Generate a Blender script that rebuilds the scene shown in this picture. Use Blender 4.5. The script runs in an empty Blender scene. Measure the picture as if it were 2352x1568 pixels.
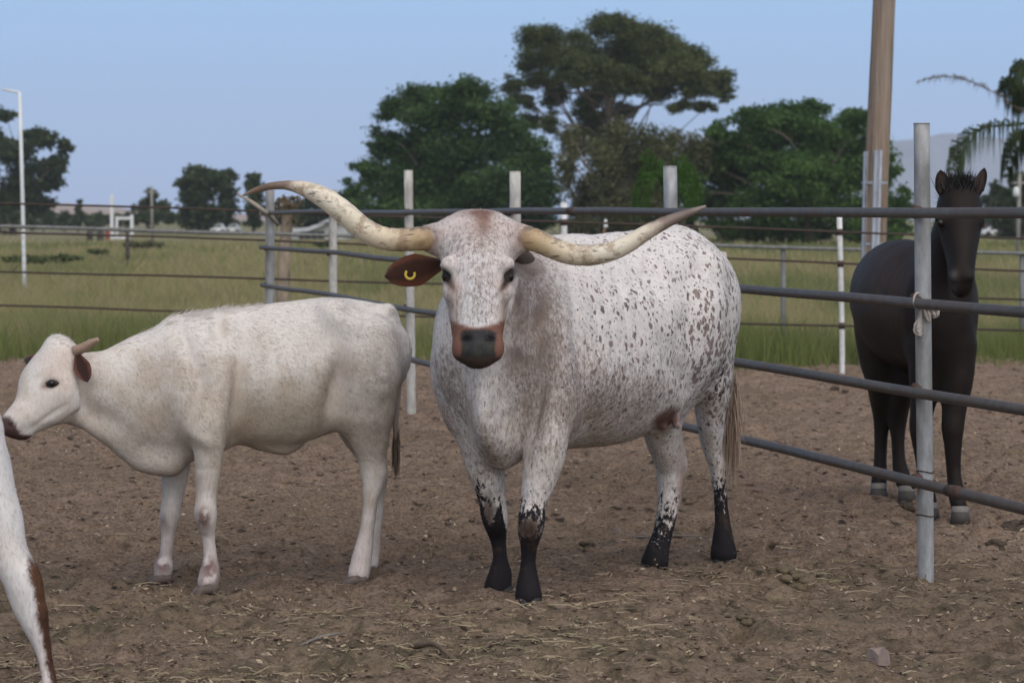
import bpy, math, random
import numpy as np
from mathutils import Vector

C = bpy.context.scene
COL = C.collection
rnd = random.Random(7)
rng = np.random.default_rng(11)

# ---------------------------------------------------------------- camera, sky, sun, exposure
H = 1.475                       # eye height
F = 5800.0                      # focal length in units of a 2352 wide picture
cam_d = bpy.data.cameras.new('camera')
cam = bpy.data.objects.new('camera', cam_d)
COL.objects.link(cam)
cam.location = (0, 0, H)
cam.rotation_euler = (math.radians(90), 0, 0)
cam_d.sensor_width = 22.3
cam_d.lens = F * 22.3 / 2352
cam_d.shift_y = -(784 - 500) / 2352
cam_d.clip_start = 0.1
cam_d.clip_end = 20000
cam_d.dof.use_dof = True
cam_d.dof.focus_distance = 9.7
cam_d.dof.aperture_fstop = 3.8
C.camera = cam

SUN_EL, SUN_AZ = math.radians(50), math.atan2(0.30, -0.95)
w = bpy.data.worlds.new('World')
C.world = w
w.use_nodes = True
nt = w.node_tree
nt.nodes.clear()
sky = nt.nodes.new('ShaderNodeTexSky')
sky.sky_type = 'NISHITA'
sky.sun_disc = False
sky.sun_elevation = SUN_EL
sky.sun_rotation = SUN_AZ
sky.altitude = 50
sky.air_density = 1.0
sky.dust_density = 0.6
sky.ozone_density = 1.6
bg = nt.nodes.new('ShaderNodeBackground')
bg.inputs['Strength'].default_value = 0.085
wo = nt.nodes.new('ShaderNodeOutputWorld')
# low in the sky the clear dusk air is a pale lavender blue; higher up the sky texture takes over
SKYS = 0.085
tcw = nt.nodes.new('ShaderNodeTexCoord')
sep = nt.nodes.new('ShaderNodeSeparateXYZ')
nt.links.new(tcw.outputs['Generated'], sep.inputs[0])
rl = nt.nodes.new('ShaderNodeValToRGB')
nt.links.new(sep.outputs[2], rl.inputs[0])
els = [(0.0, (0.285, 0.37, 0.585)), (0.035, (0.28, 0.40, 0.635)), (0.085, (0.285, 0.45, 0.70)), (0.5, (0.26, 0.43, 0.69))]
while len(rl.color_ramp.elements) < 4: rl.color_ramp.elements.new(0.5)
for e, (q, c_) in zip(rl.color_ramp.elements, els):
    e.position = q; e.color = (*c_, 1)
sc_ = nt.nodes.new('ShaderNodeVectorMath'); sc_.operation = 'SCALE'
nt.links.new(rl.outputs[0], sc_.inputs[0]); sc_.inputs[3].default_value = 1 / SKYS
fr = nt.nodes.new('ShaderNodeMapRange'); fr.interpolation_type = 'SMOOTHSTEP'
nt.links.new(sep.outputs[2], fr.inputs[0]); fr.inputs[1].default_value = 0.10; fr.inputs[2].default_value = 0.55
mxw = nt.nodes.new('ShaderNodeMixRGB')
nt.links.new(fr.outputs[0], mxw.inputs[0]); nt.links.new(sc_.outputs[0], mxw.inputs[1]); nt.links.new(sky.outputs[0], mxw.inputs[2])
nt.links.new(mxw.outputs[0], bg.inputs[0])
nt.links.new(bg.outputs[0], wo.inputs[0])

sun_d = bpy.data.lights.new('sun', 'SUN')
sun_d.energy = 2.6
sun_d.angle = math.radians(100)
sun_d.color = (1.0, 0.92, 0.83)
sun = bpy.data.objects.new('sun', sun_d)
COL.objects.link(sun)
sd = Vector((math.sin(SUN_AZ) * math.cos(SUN_EL), math.cos(SUN_AZ) * math.cos(SUN_EL), math.sin(SUN_EL)))
sun.rotation_euler = sd.to_track_quat('Z', 'Y').to_euler()

C.view_settings.view_transform = 'Standard'
C.view_settings.look = 'None'
C.view_settings.gamma = 1
C.view_settings.exposure = 0.32
C.cycles.use_denoising = True
C.cycles.max_bounces = 6
C.cycles.volume_bounces = 1

# ---------------------------------------------------------------- helpers
def at(px, py, Y):
    return np.array([(px - 1176) / F * Y, Y, H - (py - 500) / F * Y])

def gd(px, py):
    """ground point under a picture point"""
    Y = F * H / (py - 500)
    return np.array([(px - 1176) / F * Y, Y, 0.0])

def mesh_np(name, verts, faces, smooth=True):
    """faces: (n,k) array or list of such arrays"""
    if not isinstance(faces, list):
        faces = [faces]
    me = bpy.data.meshes.new(name)
    verts = np.asarray(verts, dtype=np.float32)
    me.vertices.add(len(verts))
    me.vertices.foreach_set('co', verts.ravel())
    li = np.concatenate([np.asarray(f).ravel() for f in faces]).astype(np.int32)
    sizes = np.concatenate([np.full(len(f), np.asarray(f).shape[1]) for f in faces]).astype(np.int32)
    starts = np.concatenate([[0], np.cumsum(sizes)[:-1]]).astype(np.int32)
    me.loops.add(len(li))
    me.loops.foreach_set('vertex_index', li)
    me.polygons.add(len(sizes))
    me.polygons.foreach_set('loop_start', starts)
    me.polygons.foreach_set('loop_total', sizes)
    me.update(calc_edges=True)
    me.validate()
    me.polygons.foreach_set('use_smooth', np.full(len(me.polygons), smooth))
    return me

def set_attr(me, name, data):
    """per point colour attribute from (n,3) or (n,4)"""
    data = np.asarray(data, dtype=np.float32)
    if data.shape[1] == 3:
        data = np.concatenate([data, np.ones((len(data), 1), np.float32)], 1)
    a = me.attributes.new(name, 'FLOAT_COLOR', 'POINT')
    a.data.foreach_set('color', data.ravel())

def link(name, me, mat=None, parent=None, loc=None):
    o = bpy.data.objects.new(name, me)
    COL.objects.link(o)
    if mat is not None:
        if len(me.materials) == 0:
            me.materials.append(mat)
    if parent is not None:
        o.parent = parent
    if loc is not None:
        o.location = loc
    return o

def empty(name, loc, label, cat, group=None):
    o = bpy.data.objects.new(name, None)
    COL.objects.link(o)
    o.location = tuple(float(v) for v in loc)
    o.empty_display_size = 0.1
    o['label'] = label
    o['category'] = cat
    if group:
        o['group'] = group
    return o

def tag(o, label=None, cat=None, group=None, kind=None):
    if label: o['label'] = label
    if cat: o['category'] = cat
    if group: o['group'] = group
    if kind: o['kind'] = kind
    return o

class MB:
    """collects quads and triangles"""
    def __init__(s):
        s.v, s.q, s.t, s.n = [], [], [], 0
    def add(s, v, q=None, t=None):
        v = np.asarray(v, float)
        if q is not None and len(q): s.q.append(np.asarray(q) + s.n)
        if t is not None and len(t): s.t.append(np.asarray(t) + s.n)
        s.v.append(v); s.n += len(v)
    def tube(s, pts, rad, sides=10, caps=True, wob=0.0):
        pts = np.asarray(pts, float)
        n = len(pts)
        rad = np.broadcast_to(np.asarray(rad, float), (n,))
        tan = np.gradient(pts, axis=0)
        tan /= np.linalg.norm(tan, axis=1)[:, None] + 1e-9
        ref = np.array([0, 0, 1.0]) if abs(tan[0][2]) < 0.9 else np.array([1.0, 0, 0])
        u = np.cross(tan[0], ref); u /= np.linalg.norm(u)
        vs = []
        a = np.linspace(0, 2 * np.pi, sides, endpoint=False)
        for i in range(n):
            u = u - tan[i] * np.dot(u, tan[i]); u /= np.linalg.norm(u) + 1e-9
            v = np.cross(tan[i], u)
            rr = rad[i] * (1 + wob * rng.normal(size=sides)) if wob else rad[i] * np.ones(sides)
            vs.append(pts[i] + rr[:, None] * (np.cos(a)[:, None] * u + np.sin(a)[:, None] * v))
        vs = np.concatenate(vs)
        i = np.arange(n - 1)[:, None]; j = np.arange(sides)[None]
        k = (j + 1) % sides
        q = np.stack([i * sides + j, i * sides + k, (i + 1) * sides + k, (i + 1) * sides + j], -1).reshape(-1, 4)
        t = []
        if caps:
            c0 = len(vs); vs = np.concatenate([vs, pts[:1], pts[-1:]])
            jj = np.arange(sides); kk = (jj + 1) % sides
            t = np.concatenate([np.stack([np.full(sides, c0), kk, jj], -1),
                                np.stack([np.full(sides, c0 + 1), (n - 1) * sides + jj, (n - 1) * sides + kk], -1)])
        s.add(vs, q, t)
        return s
    def box(s, c, size, rz=0.0):
        c = np.asarray(c, float); h = np.asarray(size, float) / 2
        v = np.array([[x, y, z] for x in (-1, 1) for y in (-1, 1) for z in (-1, 1)], float) * h
        ca, sa = math.cos(rz), math.sin(rz)
        v = np.stack([v[:, 0] * ca - v[:, 1] * sa, v[:, 0] * sa + v[:, 1] * ca, v[:, 2]], 1) + c
        q = [[0, 1, 3, 2], [4, 6, 7, 5], [0, 4, 5, 1], [2, 3, 7, 6], [0, 2, 6, 4], [1, 5, 7, 3]]
        s.add(v, q)
        return s
    def mesh(s, name, smooth=True, off=None):
        v = np.concatenate(s.v)
        if off is not None: v = v - np.asarray(off)
        fs = []
        if s.q: fs.append(np.concatenate(s.q))
        if s.t: fs.append(np.concatenate(s.t))
        return mesh_np(name, v, fs, smooth)

def cr(P, n):
    """Catmull-Rom resample of rows, n steps per span"""
    P = np.asarray(P, float)
    Q = np.concatenate([2 * P[:1] - P[1:2], P, 2 * P[-1:] - P[-2:-1]])
    out = []
    for i in range(1, len(Q) - 2):
        for t in np.arange(n) / n:
            a, b, c, d = Q[i - 1:i + 3]
            out.append(0.5 * (2 * b + (c - a) * t + (2 * a - 5 * b + 4 * c - d) * t * t + (3 * b - a - 3 * c + d) * t ** 3))
    out.append(P[-1])
    return np.array(out)

_T = np.random.default_rng(3).random((64, 64, 64)).astype(np.float32)
def vn(p):
    """value noise, p (n,2) or (n,3) -> 0..1"""
    p = np.asarray(p, float)
    if p.shape[1] == 2:
        p = np.concatenate([p, np.zeros((len(p), 1))], 1)
    i = np.floor(p).astype(int); f = p - i
    f = f * f * (3 - 2 * f)
    r = 0
    for dx in (0, 1):
        wx = f[:, 0] if dx else 1 - f[:, 0]
        for dy in (0, 1):
            wy = f[:, 1] if dy else 1 - f[:, 1]
            for dz in (0, 1):
                wz = f[:, 2] if dz else 1 - f[:, 2]
                r = r + wx * wy * wz * _T[(i[:, 0] + dx) & 63, (i[:, 1] + dy) & 63, (i[:, 2] + dz) & 63]
    return r
def fbm(p, o=4):
    p = np.asarray(p, float); r = 0; a = 0.5; s = 0
    for k in range(o):
        r = r + a * vn(p * 2 ** k + 17.3 * k); s += a; a *= 0.5
    return r / s
def sst(x, a, b):
    t = np.clip((x - a) / (b - a), 0, 1)
    return t * t * (3 - 2 * t)

# ---------------------------------------------------------------- materials
class G:
    def __init__(s, name):
        s.m = bpy.data.materials.new(name); s.m.use_nodes = True
        s.nt = s.m.node_tree; s.nt.nodes.clear()
        s.out = s.nt.nodes.new('ShaderNodeOutputMaterial')
        s.p = s.nt.nodes.new('ShaderNodeBsdfPrincipled')
        s.nt.links.new(s.p.outputs[0], s.out.inputs[0])
    def n(s, typ, props=None, **ins):
        nd = s.nt.nodes.new('ShaderNode' + typ)
        for k, v in (props or {}).items(): setattr(nd, k, v)
        for k, v in ins.items():
            k2 = int(k[1:]) if k[0] == '_' and k[1:].isdigit() else k.replace('_', ' ')
            s.set(nd.inputs[k2], v)
        return nd
    def set(s, sock, v):
        if isinstance(v, bpy.types.NodeSocket): s.nt.links.new(v, sock)
        elif isinstance(v, bpy.types.Node): s.nt.links.new(v.outputs[0], sock)
        else:
            if sock.type == 'RGBA' and len(v) == 3: v = (*v, 1)
            sock.default_value = v
    def P(s, **ins):
        for k, v in ins.items(): s.set(s.p.inputs[k.replace('_', ' ')], v)
        return s
    def noise(s, vec, scale, detail=4, rough=0.55, dist=0.0):
        return s.n('TexNoise', Vector=vec, Scale=scale, Detail=detail, Roughness=rough, Distortion=dist).outputs[0]
    def obj(s, scale=(1, 1, 1), rot=(0, 0, 0)):
        tc = s.n('TexCoord')
        mp = s.n('Mapping', Vector=tc.outputs['Object'])
        mp.inputs['Scale'].default_value = scale
        mp.inputs['Rotation'].default_value = rot
        return mp.outputs[0]
    def ramp(s, fac, stops, interp='LINEAR'):
        r = s.n('ValToRGB', Fac=fac)
        cr_ = r.color_ramp; cr_.interpolation = interp
        while len(cr_.elements) < len(stops): cr_.elements.new(0.5)
        for e, (p, c) in zip(cr_.elements, stops):
            e.position = p
            e.color = (c, c, c, 1) if isinstance(c, (int, float)) else (*c, 1)
        return r.outputs[0]
    def mix(s, fac, a, b, mode='MIX'):
        nd = s.n('MixRGB', {'blend_type': mode})
        s.set(nd.inputs[0], fac); s.set(nd.inputs[1], a); s.set(nd.inputs[2], b)
        return nd.outputs[0]
    def math(s, op, a, b=None, c=None, clamp=False):
        nd = s.n('Math', {'operation': op, 'use_clamp': clamp})
        s.set(nd.inputs[0], a)
        if b is not None: s.set(nd.inputs[1], b)
        if c is not None: s.set(nd.inputs[2], c)
        return nd.outputs[0]
    def ss(s, x, lo, hi):
        nd = s.n('MapRange', {'interpolation_type': 'SMOOTHSTEP'})
        s.set(nd.inputs[0], x); s.set(nd.inputs[1], lo); s.set(nd.inputs[2], hi)
        return nd.outputs[0]
    def attr(s, name):
        return s.n('Attribute', {'attribute_name': name})
    def bump(s, h, strength=0.3, dist=0.01):
        s.set(s.p.inputs['Normal'], s.n('Bump', Height=h, Strength=strength, Distance=dist).outputs[0])
        return s

def simple(name, col, rough=0.7, var=0.25, scale=12, metal=0.0, spec=0.3, bump=0.15, stretch=(1, 1, 1)):
    g = G(name)
    v = g.obj(stretch)
    n1 = g.noise(v, scale, 5, 0.6)
    dark = tuple(c * (1 - var) for c in col); lite = tuple(min(1, c * (1 + var)) for c in col)
    c = g.ramp(n1, [(0.25, dark), (0.75, lite)])
    g.P(Base_Color=c, Roughness=rough, Metallic=metal, Specular_IOR_Level=spec)
    if bump: g.bump(g.noise(v, scale * 4, 4), bump, 0.005)
    return g.m

def worn_metal(name, base, rust, amt=0.5, metal=0.0, rough=0.55, scale=6, stretch=(1, 1, 0.35)):
    g = G(name)
    v = g.obj(stretch)
    n1 = g.noise(v, scale, 6, 0.65)
    n2 = g.noise(v, scale * 5, 4, 0.6)
    b = g.ramp(n2, [(0.3, tuple(c * 0.75 for c in base)), (0.7, tuple(min(1, c * 1.18) for c in base))])
    f = g.ramp(n1, [(1 - amt - 0.08, 0.0), (1 - amt + 0.1, 1.0)])
    r = g.mix(n2, tuple(c * 0.6 for c in rust), rust)
    g.P(Base_Color=g.mix(f, b, r), Roughness=rough, Metallic=metal, Specular_IOR_Level=0.35)
    g.bump(n2, 0.25, 0.003)
    return g.m

def leaf_mat(name, c1, c2, c3=None):
    g = G(name)
    a = g.attr('tint')
    sep = g.n('SeparateColor', _0=a.outputs['Color'])
    c = g.mix(sep.outputs[0], c1, c2)
    if c3: c = g.mix(sep.outputs[1], c, c3)
    g.P(Base_Color=c, Roughness=0.65, Specular_IOR_Level=0.18)
    tr = g.n('BsdfTranslucent', Color=c)
    mx = g.n('MixShader', _0=0.4)
    g.nt.links.new(g.p.outputs[0], mx.inputs[1]); g.nt.links.new(tr.outputs[0], mx.inputs[2])
    g.nt.links.new(mx.outputs[0], g.out.inputs[0])
    return g.m
# ---------------------------------------------------------------- the ground
def build_ground():
    g = G('trodden_dirt')
    v = g.obj()
    big = g.noise(v, 0.55, 4, 0.6)
    mid = g.noise(v, 8, 6, 0.7)
    fine = g.noise(v, 55, 6, 0.75)
    strawv = g.obj((1, 3.2, 1), (0, 0, 0.5))
    straw = g.noise(strawv, 70, 3, 0.7, 0.6)
    c = g.ramp(mid, [(0.28, (0.19, 0.130, 0.092)), (0.5, (0.345, 0.242, 0.172)), (0.72, (0.435, 0.318, 0.235))])
    c = g.mix(g.ss(big, 0.42, 0.62), c, g.mix(0.5, c, (0.25, 0.185, 0.12)))
    c = g.mix(g.ramp(fine, [(0.33, 0.85), (0.52, 0.0)]), c, (0.075, 0.055, 0.042))
    c = g.mix(g.ramp(fine, [(0.52, 0.0), (0.70, 0.6)]), c, (0.40, 0.315, 0.24))
    clod = g.n('TexVoronoi', Vector=g.obj((1, 1.25, 1)), Scale=13.0, Randomness=1.0)
    cl = g.n('SeparateColor', _0=clod.outputs['Color'])
    c = g.mix(g.math('MULTIPLY', g.ss(clod.outputs['Distance'], .52, .18), g.math('MULTIPLY', g.ss(cl.outputs[0], .72, .82), g.ss(mid, .62, .44))), c, (0.062, 0.047, 0.036))
    # dung and trampled hay near the middle of the pen
    y = g.n('SeparateXYZ', Vector=v).outputs[1]
    hay = g.math('MULTIPLY', g.ss(y, 11.5, 8.3), g.ss(big, 0.3, 0.6))
    c = g.mix(g.math('MULTIPLY', hay, g.ss(straw, 0.42, 0.66)), c, (0.27, 0.225, 0.135))
    c = g.mix(g.math('MULTIPLY', g.ss(mid, 0.55, 0.36), g.math('MULTIPLY', hay, 0.6)), c, (0.085, 0.078, 0.05))
    g.P(Base_Color=c, Roughness=0.95, Specular_IOR_Level=0.1)
    g.bump(g.math('ADD', g.math('MULTIPLY', fine, 0.7), g.math('MULTIPLY', straw, 0.4)), 1.0, 0.035)
    x = np.arange(-7.0, 7.01, 0.032); yy = np.arange(5.0, 28.0, 0.032)
    X, Y = np.meshgrid(x, yy)
    p = np.stack([X.ravel(), Y.ravel()], 1)
    z = (fbm(p * 0.9, 3) - 0.5) * 0.05 + (fbm(p * 4.2 + 5, 3) - 0.5) * 0.06 + (np.abs(fbm(p * 9 + 31, 3) - 0.5)) * -0.09 + 0.016
    z += (vn(p * 22 + 3) - 0.5) * 0.022
    z = z.reshape(X.shape)
    # hoof prints
    r2 = np.random.default_rng(5)
    for k in range(5200):
        cx, cy = r2.uniform(-6.9, 6.9), 5 + 22 * r2.random() ** 1.3
        rad = r2.uniform(0.045, 0.085); dep = r2.uniform(0.012, 0.038)
        i0, i1 = int((cx - 3 * rad + 7) / 0.032), int((cx + 3 * rad + 7) / 0.032) + 1
        j0, j1 = int((cy - 3 * rad - 5) / 0.032), int((cy + 3 * rad - 5) / 0.032) + 1
        i0 = max(i0, 0); j0 = max(j0, 0)
        sx, sy = X[j0:j1, i0:i1], Y[j0:j1, i0:i1]
        if sx.size == 0: continue
        an = r2.uniform(0, 3.14)
        dx = (sx - cx) * math.cos(an) + (sy - cy) * math.sin(an); dy = -(sx - cx) * math.sin(an) + (sy - cy) * math.cos(an)
        d = np.sqrt((dx / rad) ** 2 + (dy / rad / 1.3) ** 2)
        z[j0:j1, i0:i1] += dep * (-np.exp(-(d ** 3)) + 0.55 * np.exp(-((d - 1.25) / 0.35) ** 2))
    z -= 0.2 * sst(Y, 26.3, 27.9)
    z -= 0.2 * sst(np.abs(X), 6.6, 7.0)
    nx, ny = len(x), len(yy)
    i = np.arange(nx - 1)[None]; j = np.arange(ny - 1)[:, None]
    a = j * nx + i
    q = np.stack([a, a + 1, a + nx + 1, a + nx], -1).reshape(-1, 4)
    me = mesh_np('ground', np.stack([X.ravel(), Y.ravel(), z.ravel()], 1), q)
    o = link('ground', me, g.m); tag(o, kind='structure')
    def hz(px, py):
        i = np.clip(((np.asarray(px) + 7) / 0.032).astype(int), 0, nx - 1); j = np.clip(((np.asarray(py) - 5) / 0.032).astype(int), 0, ny - 1)
        return z[j, i]
    return hz

hz = build_ground()

def field_tint(x, y):
    """0 green .. 1 dry"""
    p = np.stack([x * 0.13, y * 0.07], 1)
    n = fbm(p, 4)
    t = sst(n, 0.41, 0.57)
    t = t * sst(y, 25, 33) * 0.85 + 0.05 + 0.16 * sst(y, 27, 34)
    return np.clip(t + 0.35 * sst(y, 45, 75) * (1 - sst(y, 95, 110)), 0, 1)

def build_field():
    g = G('dry_grassland')
    v = g.obj()
    n1 = g.noise(v, 0.11, 5, 0.6); n2 = g.noise(v, 2.2, 4, 0.7)
    c = g.ramp(n1, [(0.35, (0.12, 0.14, 0.05)), (0.5, (0.22, 0.20, 0.09)), (0.62, (0.32, 0.25, 0.165))])
    c = g.mix(g.ramp(n2, [(0.3, 0.55), (0.6, 0.0)]), c, (0.05, 0.06, 0.025))
    y = g.n('SeparateXYZ', Vector=v).outputs[1]
    c = g.mix(g.ss(y, 600, 2000), c, (0.12, 0.13, 0.07))
    g.P(Base_Color=c, Roughness=1.0, Specular_IOR_Level=0.05)
    xs = np.concatenate([[-2800, -1600, -900], np.linspace(-300, 300, 41), [900, 1600, 2800]])
    ys = np.concatenate([[-400, -100, 0], np.linspace(20, 320, 61), [600, 1200, 2000, 2800]])
    X, Y = np.meshgrid(xs, ys)
    p = np.stack([X.ravel(), Y.ravel()], 1)
    z = -0.16 + (fbm(p * 0.03, 2) - 0.5) * 0.1 * (p[:, 1] > 40)
    nx, ny = len(xs), len(ys)
    a = np.arange(ny - 1)[:, None] * nx + np.arange(nx - 1)[None]
    q = np.stack([a, a + 1, a + nx + 1, a + nx], -1).reshape(-1, 4)
    o = link('field', mesh_np('field', np.stack([X.ravel(), Y.ravel(), z], 1), q), g.m)
    tag(o, kind='structure')
    # the road along the far side of the field
    g2 = simple('road_dust', (0.26, 0.25, 0.24), 0.95, 0.15, 0.4, bump=0)
    mb = MB()
    xs = np.linspace(-160, 160, 33)
    top = np.stack([xs, np.full(33, 262.0) - xs * 0.25, np.full(33, -0.06)], 1); bot = top.copy(); bot[:, 1] -= 9; 
    a = np.arange(32)
    mb.add(np.concatenate([bot, top]), np.stack([a, a + 1, a + 34, a + 33], 1))
    tag(link('road', mb.mesh('road'), g2), kind='structure')

def build_grass():
    g = leaf_mat('grass_blades', (0.080, 0.112, 0.030), (0.335, 0.275, 0.150), (0.19, 0.225, 0.065))
    def blades(n, y0, y1, pw, hmin, hmax, wid, name, seed, xpad=1.0, gamma=1.0):
        r = np.random.default_rng(seed)
        y = y0 + (y1 - y0) * r.random(n) ** pw
        half = (1176 / F) * y * 1.04 + xpad
        x = r.uniform(-1, 1, n) * half
        clump = fbm(np.stack([x * 0.9, y * 0.55], 1), 3)
        keep = r.random(n) < 0.35 + 1.1 * sst(clump, 0.36, 0.62)
        # ragged edge to the dirt
        edge = 24.6 + 1.6 * (fbm(np.stack([x * 0.5, x * 0 + 3], 1), 3) - 0.5) - 0.09 * (x - 0) * 0 + 0.25 * r.normal(size=n)
        edge = edge + np.where(x < -1, (-1 - x) * 0.35, 0)
        keep &= y > edge
        x, y, clump = x[keep], y[keep], clump[keep]; n = len(x)
        tall = 0.45 + 0.9 * sst(clump, 0.35, 0.65)
        h = r.uniform(hmin, hmax, n) * tall
        an = r.uniform(-.5 * np.pi, .5 * np.pi, n)
        lean = r.uniform(0.05, 0.55, n) * h
        la = r.uniform(0, 2 * np.pi, n)
        w_ = wid * r.uniform(0.6, 1.4, n) * (y / y0) ** gamma
        bx, by = np.cos(an) * w_ / 2, np.sin(an) * w_ / 2 * 0.4
        z0 = np.where(y < 27.5, -0.05, -0.18)
        lx, ly = np.cos(la) * lean, np.sin(la) * lean
        v = np.empty((n, 5, 3))
        v[:, 0] = np.stack([x - bx, y - by, z0], 1); v[:, 1] = np.stack([x + bx, y + by, z0], 1)
        v[:, 2] = np.stack([x + bx * .75 + lx * .35, y + by * .75 + ly * .35, z0 + h * .6], 1)
        v[:, 3] = np.stack([x - bx * .75 + lx * .35, y - by * .75 + ly * .35, z0 + h * .6], 1)
        v[:, 4] = np.stack([x + lx, y + ly, z0 + h], 1)
        b = np.arange(n)[:, None] * 5
        q = b + np.array([[0, 1, 2, 3]]); t = b + np.array([[3, 2, 4]])
        me = mesh_np(name, v.reshape(-1, 3), [q, t])
        ft = np.clip(field_tint(x, y) + r.normal(0, 0.16, n), 0, 1)
        tint = np.stack([ft, np.clip(r.normal(0.3, 0.3, n), 0, 1), np.zeros(n)], 1)
        set_attr(me, 'tint', np.repeat(tint, 5, 0))
        up = np.stack([r.normal(0, .22, n), -.35 + r.normal(0, .22, n), np.ones(n)], 1); up /= np.linalg.norm(up, axis=1)[:, None]
        me.normals_split_custom_set_from_vertices(np.repeat(up, 5, 0).astype(np.float32).tolist())
        o = link(name, me, g); tag(o, kind='stuff')
    blades(70000, 23.6, 31, 1.25, 0.14, 0.46, 0.010, 'grass', 1)
    blades(110000, 31, 62, 1.5, 0.12, 0.36, 0.018, 'grass', 2)
    blades(90000, 62, 150, 1.6, 0.12, 0.4, 0.05, 'grass', 3, 4)

def build_hills():
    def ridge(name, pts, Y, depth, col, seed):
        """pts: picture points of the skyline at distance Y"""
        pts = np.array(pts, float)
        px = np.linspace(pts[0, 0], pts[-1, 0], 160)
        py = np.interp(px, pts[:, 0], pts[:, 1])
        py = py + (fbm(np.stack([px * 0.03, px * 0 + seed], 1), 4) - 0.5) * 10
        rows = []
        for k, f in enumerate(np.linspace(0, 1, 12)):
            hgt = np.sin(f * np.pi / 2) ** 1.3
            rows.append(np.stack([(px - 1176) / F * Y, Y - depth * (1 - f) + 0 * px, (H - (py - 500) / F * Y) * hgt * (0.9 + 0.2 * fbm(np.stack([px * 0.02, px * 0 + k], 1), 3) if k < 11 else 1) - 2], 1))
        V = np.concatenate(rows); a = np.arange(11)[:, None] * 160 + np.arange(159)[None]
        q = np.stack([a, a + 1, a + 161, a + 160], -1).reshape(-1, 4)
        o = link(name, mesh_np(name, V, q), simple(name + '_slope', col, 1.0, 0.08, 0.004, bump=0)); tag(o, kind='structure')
    ridge('hills', [(-500, 480), (-200, 458), (60, 450), (180, 462), (330, 476), (560, 484), (800, 490), (1100, 496)], 1500, 300, (0.30, 0.22, 0.17), 4)
    ridge('mountain', [(1500, 480), (1700, 440), (1900, 380), (2050, 330), (2170, 300), (2260, 320), (2400, 350), (2700, 400), (3000, 460)], 2600, 600, (0.21, 0.235, 0.29), 9)  # mountain colour paled and blued to carry part of the distance haze

build_field()
build_grass()
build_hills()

# ---------------------------------------------------------------- trees
BARK = simple('bark', (0.13, 0.10, 0.08), 0.9, 0.4, 3, stretch=(1, 1, 0.2), bump=0.5)
BARK_PALE = simple('pale_bark', (0.22, 0.19, 0.16), 0.9, 0.35, 3, stretch=(1, 1, 0.2), bump=0.5)
LEAF = {
    'dark': leaf_mat('dark_leaves', (0.026, 0.056, 0.016), (0.088, 0.155, 0.044)),
    'olive': leaf_mat('olive_needles', (0.040, 0.056, 0.018), (0.130, 0.152, 0.052)),
    'willow': leaf_mat('willow_leaves', (0.066, 0.074, 0.032), (0.180, 0.175, 0.080)),
    'green': leaf_mat('green_leaves', (0.032, 0.072, 0.016), (0.115, 0.205, 0.045)),
    'weed': leaf_mat('weed_leaves', (0.085, 0.115, 0.035), (0.17, 0.20, 0.07)),
    'far': leaf_mat('far_leaves', (0.030, 0.050, 0.020), (0.078, 0.105, 0.042)),
}
def leaf_cloud(centres, radii, per, size, r, up=0.4, flat=0.55, droop=0.0):
    """leaf quads gathered in small clumps through ellipsoids"""
    cs, tl = [], []
    for (c, rad) in zip(centres, radii):
        nsub = int(np.clip(15 * (rad[0] * rad[2]) ** 0.5 / 0.75, 8, 44))
        d = r.normal(size=(nsub, 3)); d /= np.linalg.norm(d, axis=1)[:, None]
        d *= (r.random(nsub) ** 0.45)[:, None] * np.array(rad) * 0.95
        sub = c + d
        n = int(per / nsub) + 1
        sr = min(np.array(rad).mean() * 0.27, 0.55)
        off = r.normal(size=(nsub, n, 3)) * sr * np.array([1, 1, flat])
        if droop: off[..., 2] -= np.abs(r.normal(size=(nsub, n))) * droop
        cs.append((sub[:, None] + off).reshape(-1, 3))
        tl.append(np.repeat(np.clip(r.random(nsub) * 0.6 + r.normal(0, .12), 0, .7), n))
    P = np.concatenate(cs); n = len(P)
    tint = np.clip(np.concatenate(tl) + r.random(n) * 0.4, 0, 1)
    nrm = r.normal(size=(n, 3)); nrm[:, 2] = np.abs(nrm[:, 2]) + up
    nrm /= np.linalg.norm(nrm, axis=1)[:, None]
    u = np.cross(nrm, r.normal(size=(n, 3))); u /= np.linalg.norm(u, axis=1)[:, None] + 1e-9
    v = np.cross(nrm, u)
    s = size * r.uniform(0.6, 1.4, n)[:, None]
    q = np.stack([P - u * s, P - v * s * 0.5, P + u * s, P + v * s * 0.5], 1)
    return q.reshape(-1, 3), np.arange(n * 4).reshape(-1, 4), np.repeat(np.stack([tint, r.random(n), tint * 0], 1), 4, 0)

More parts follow.
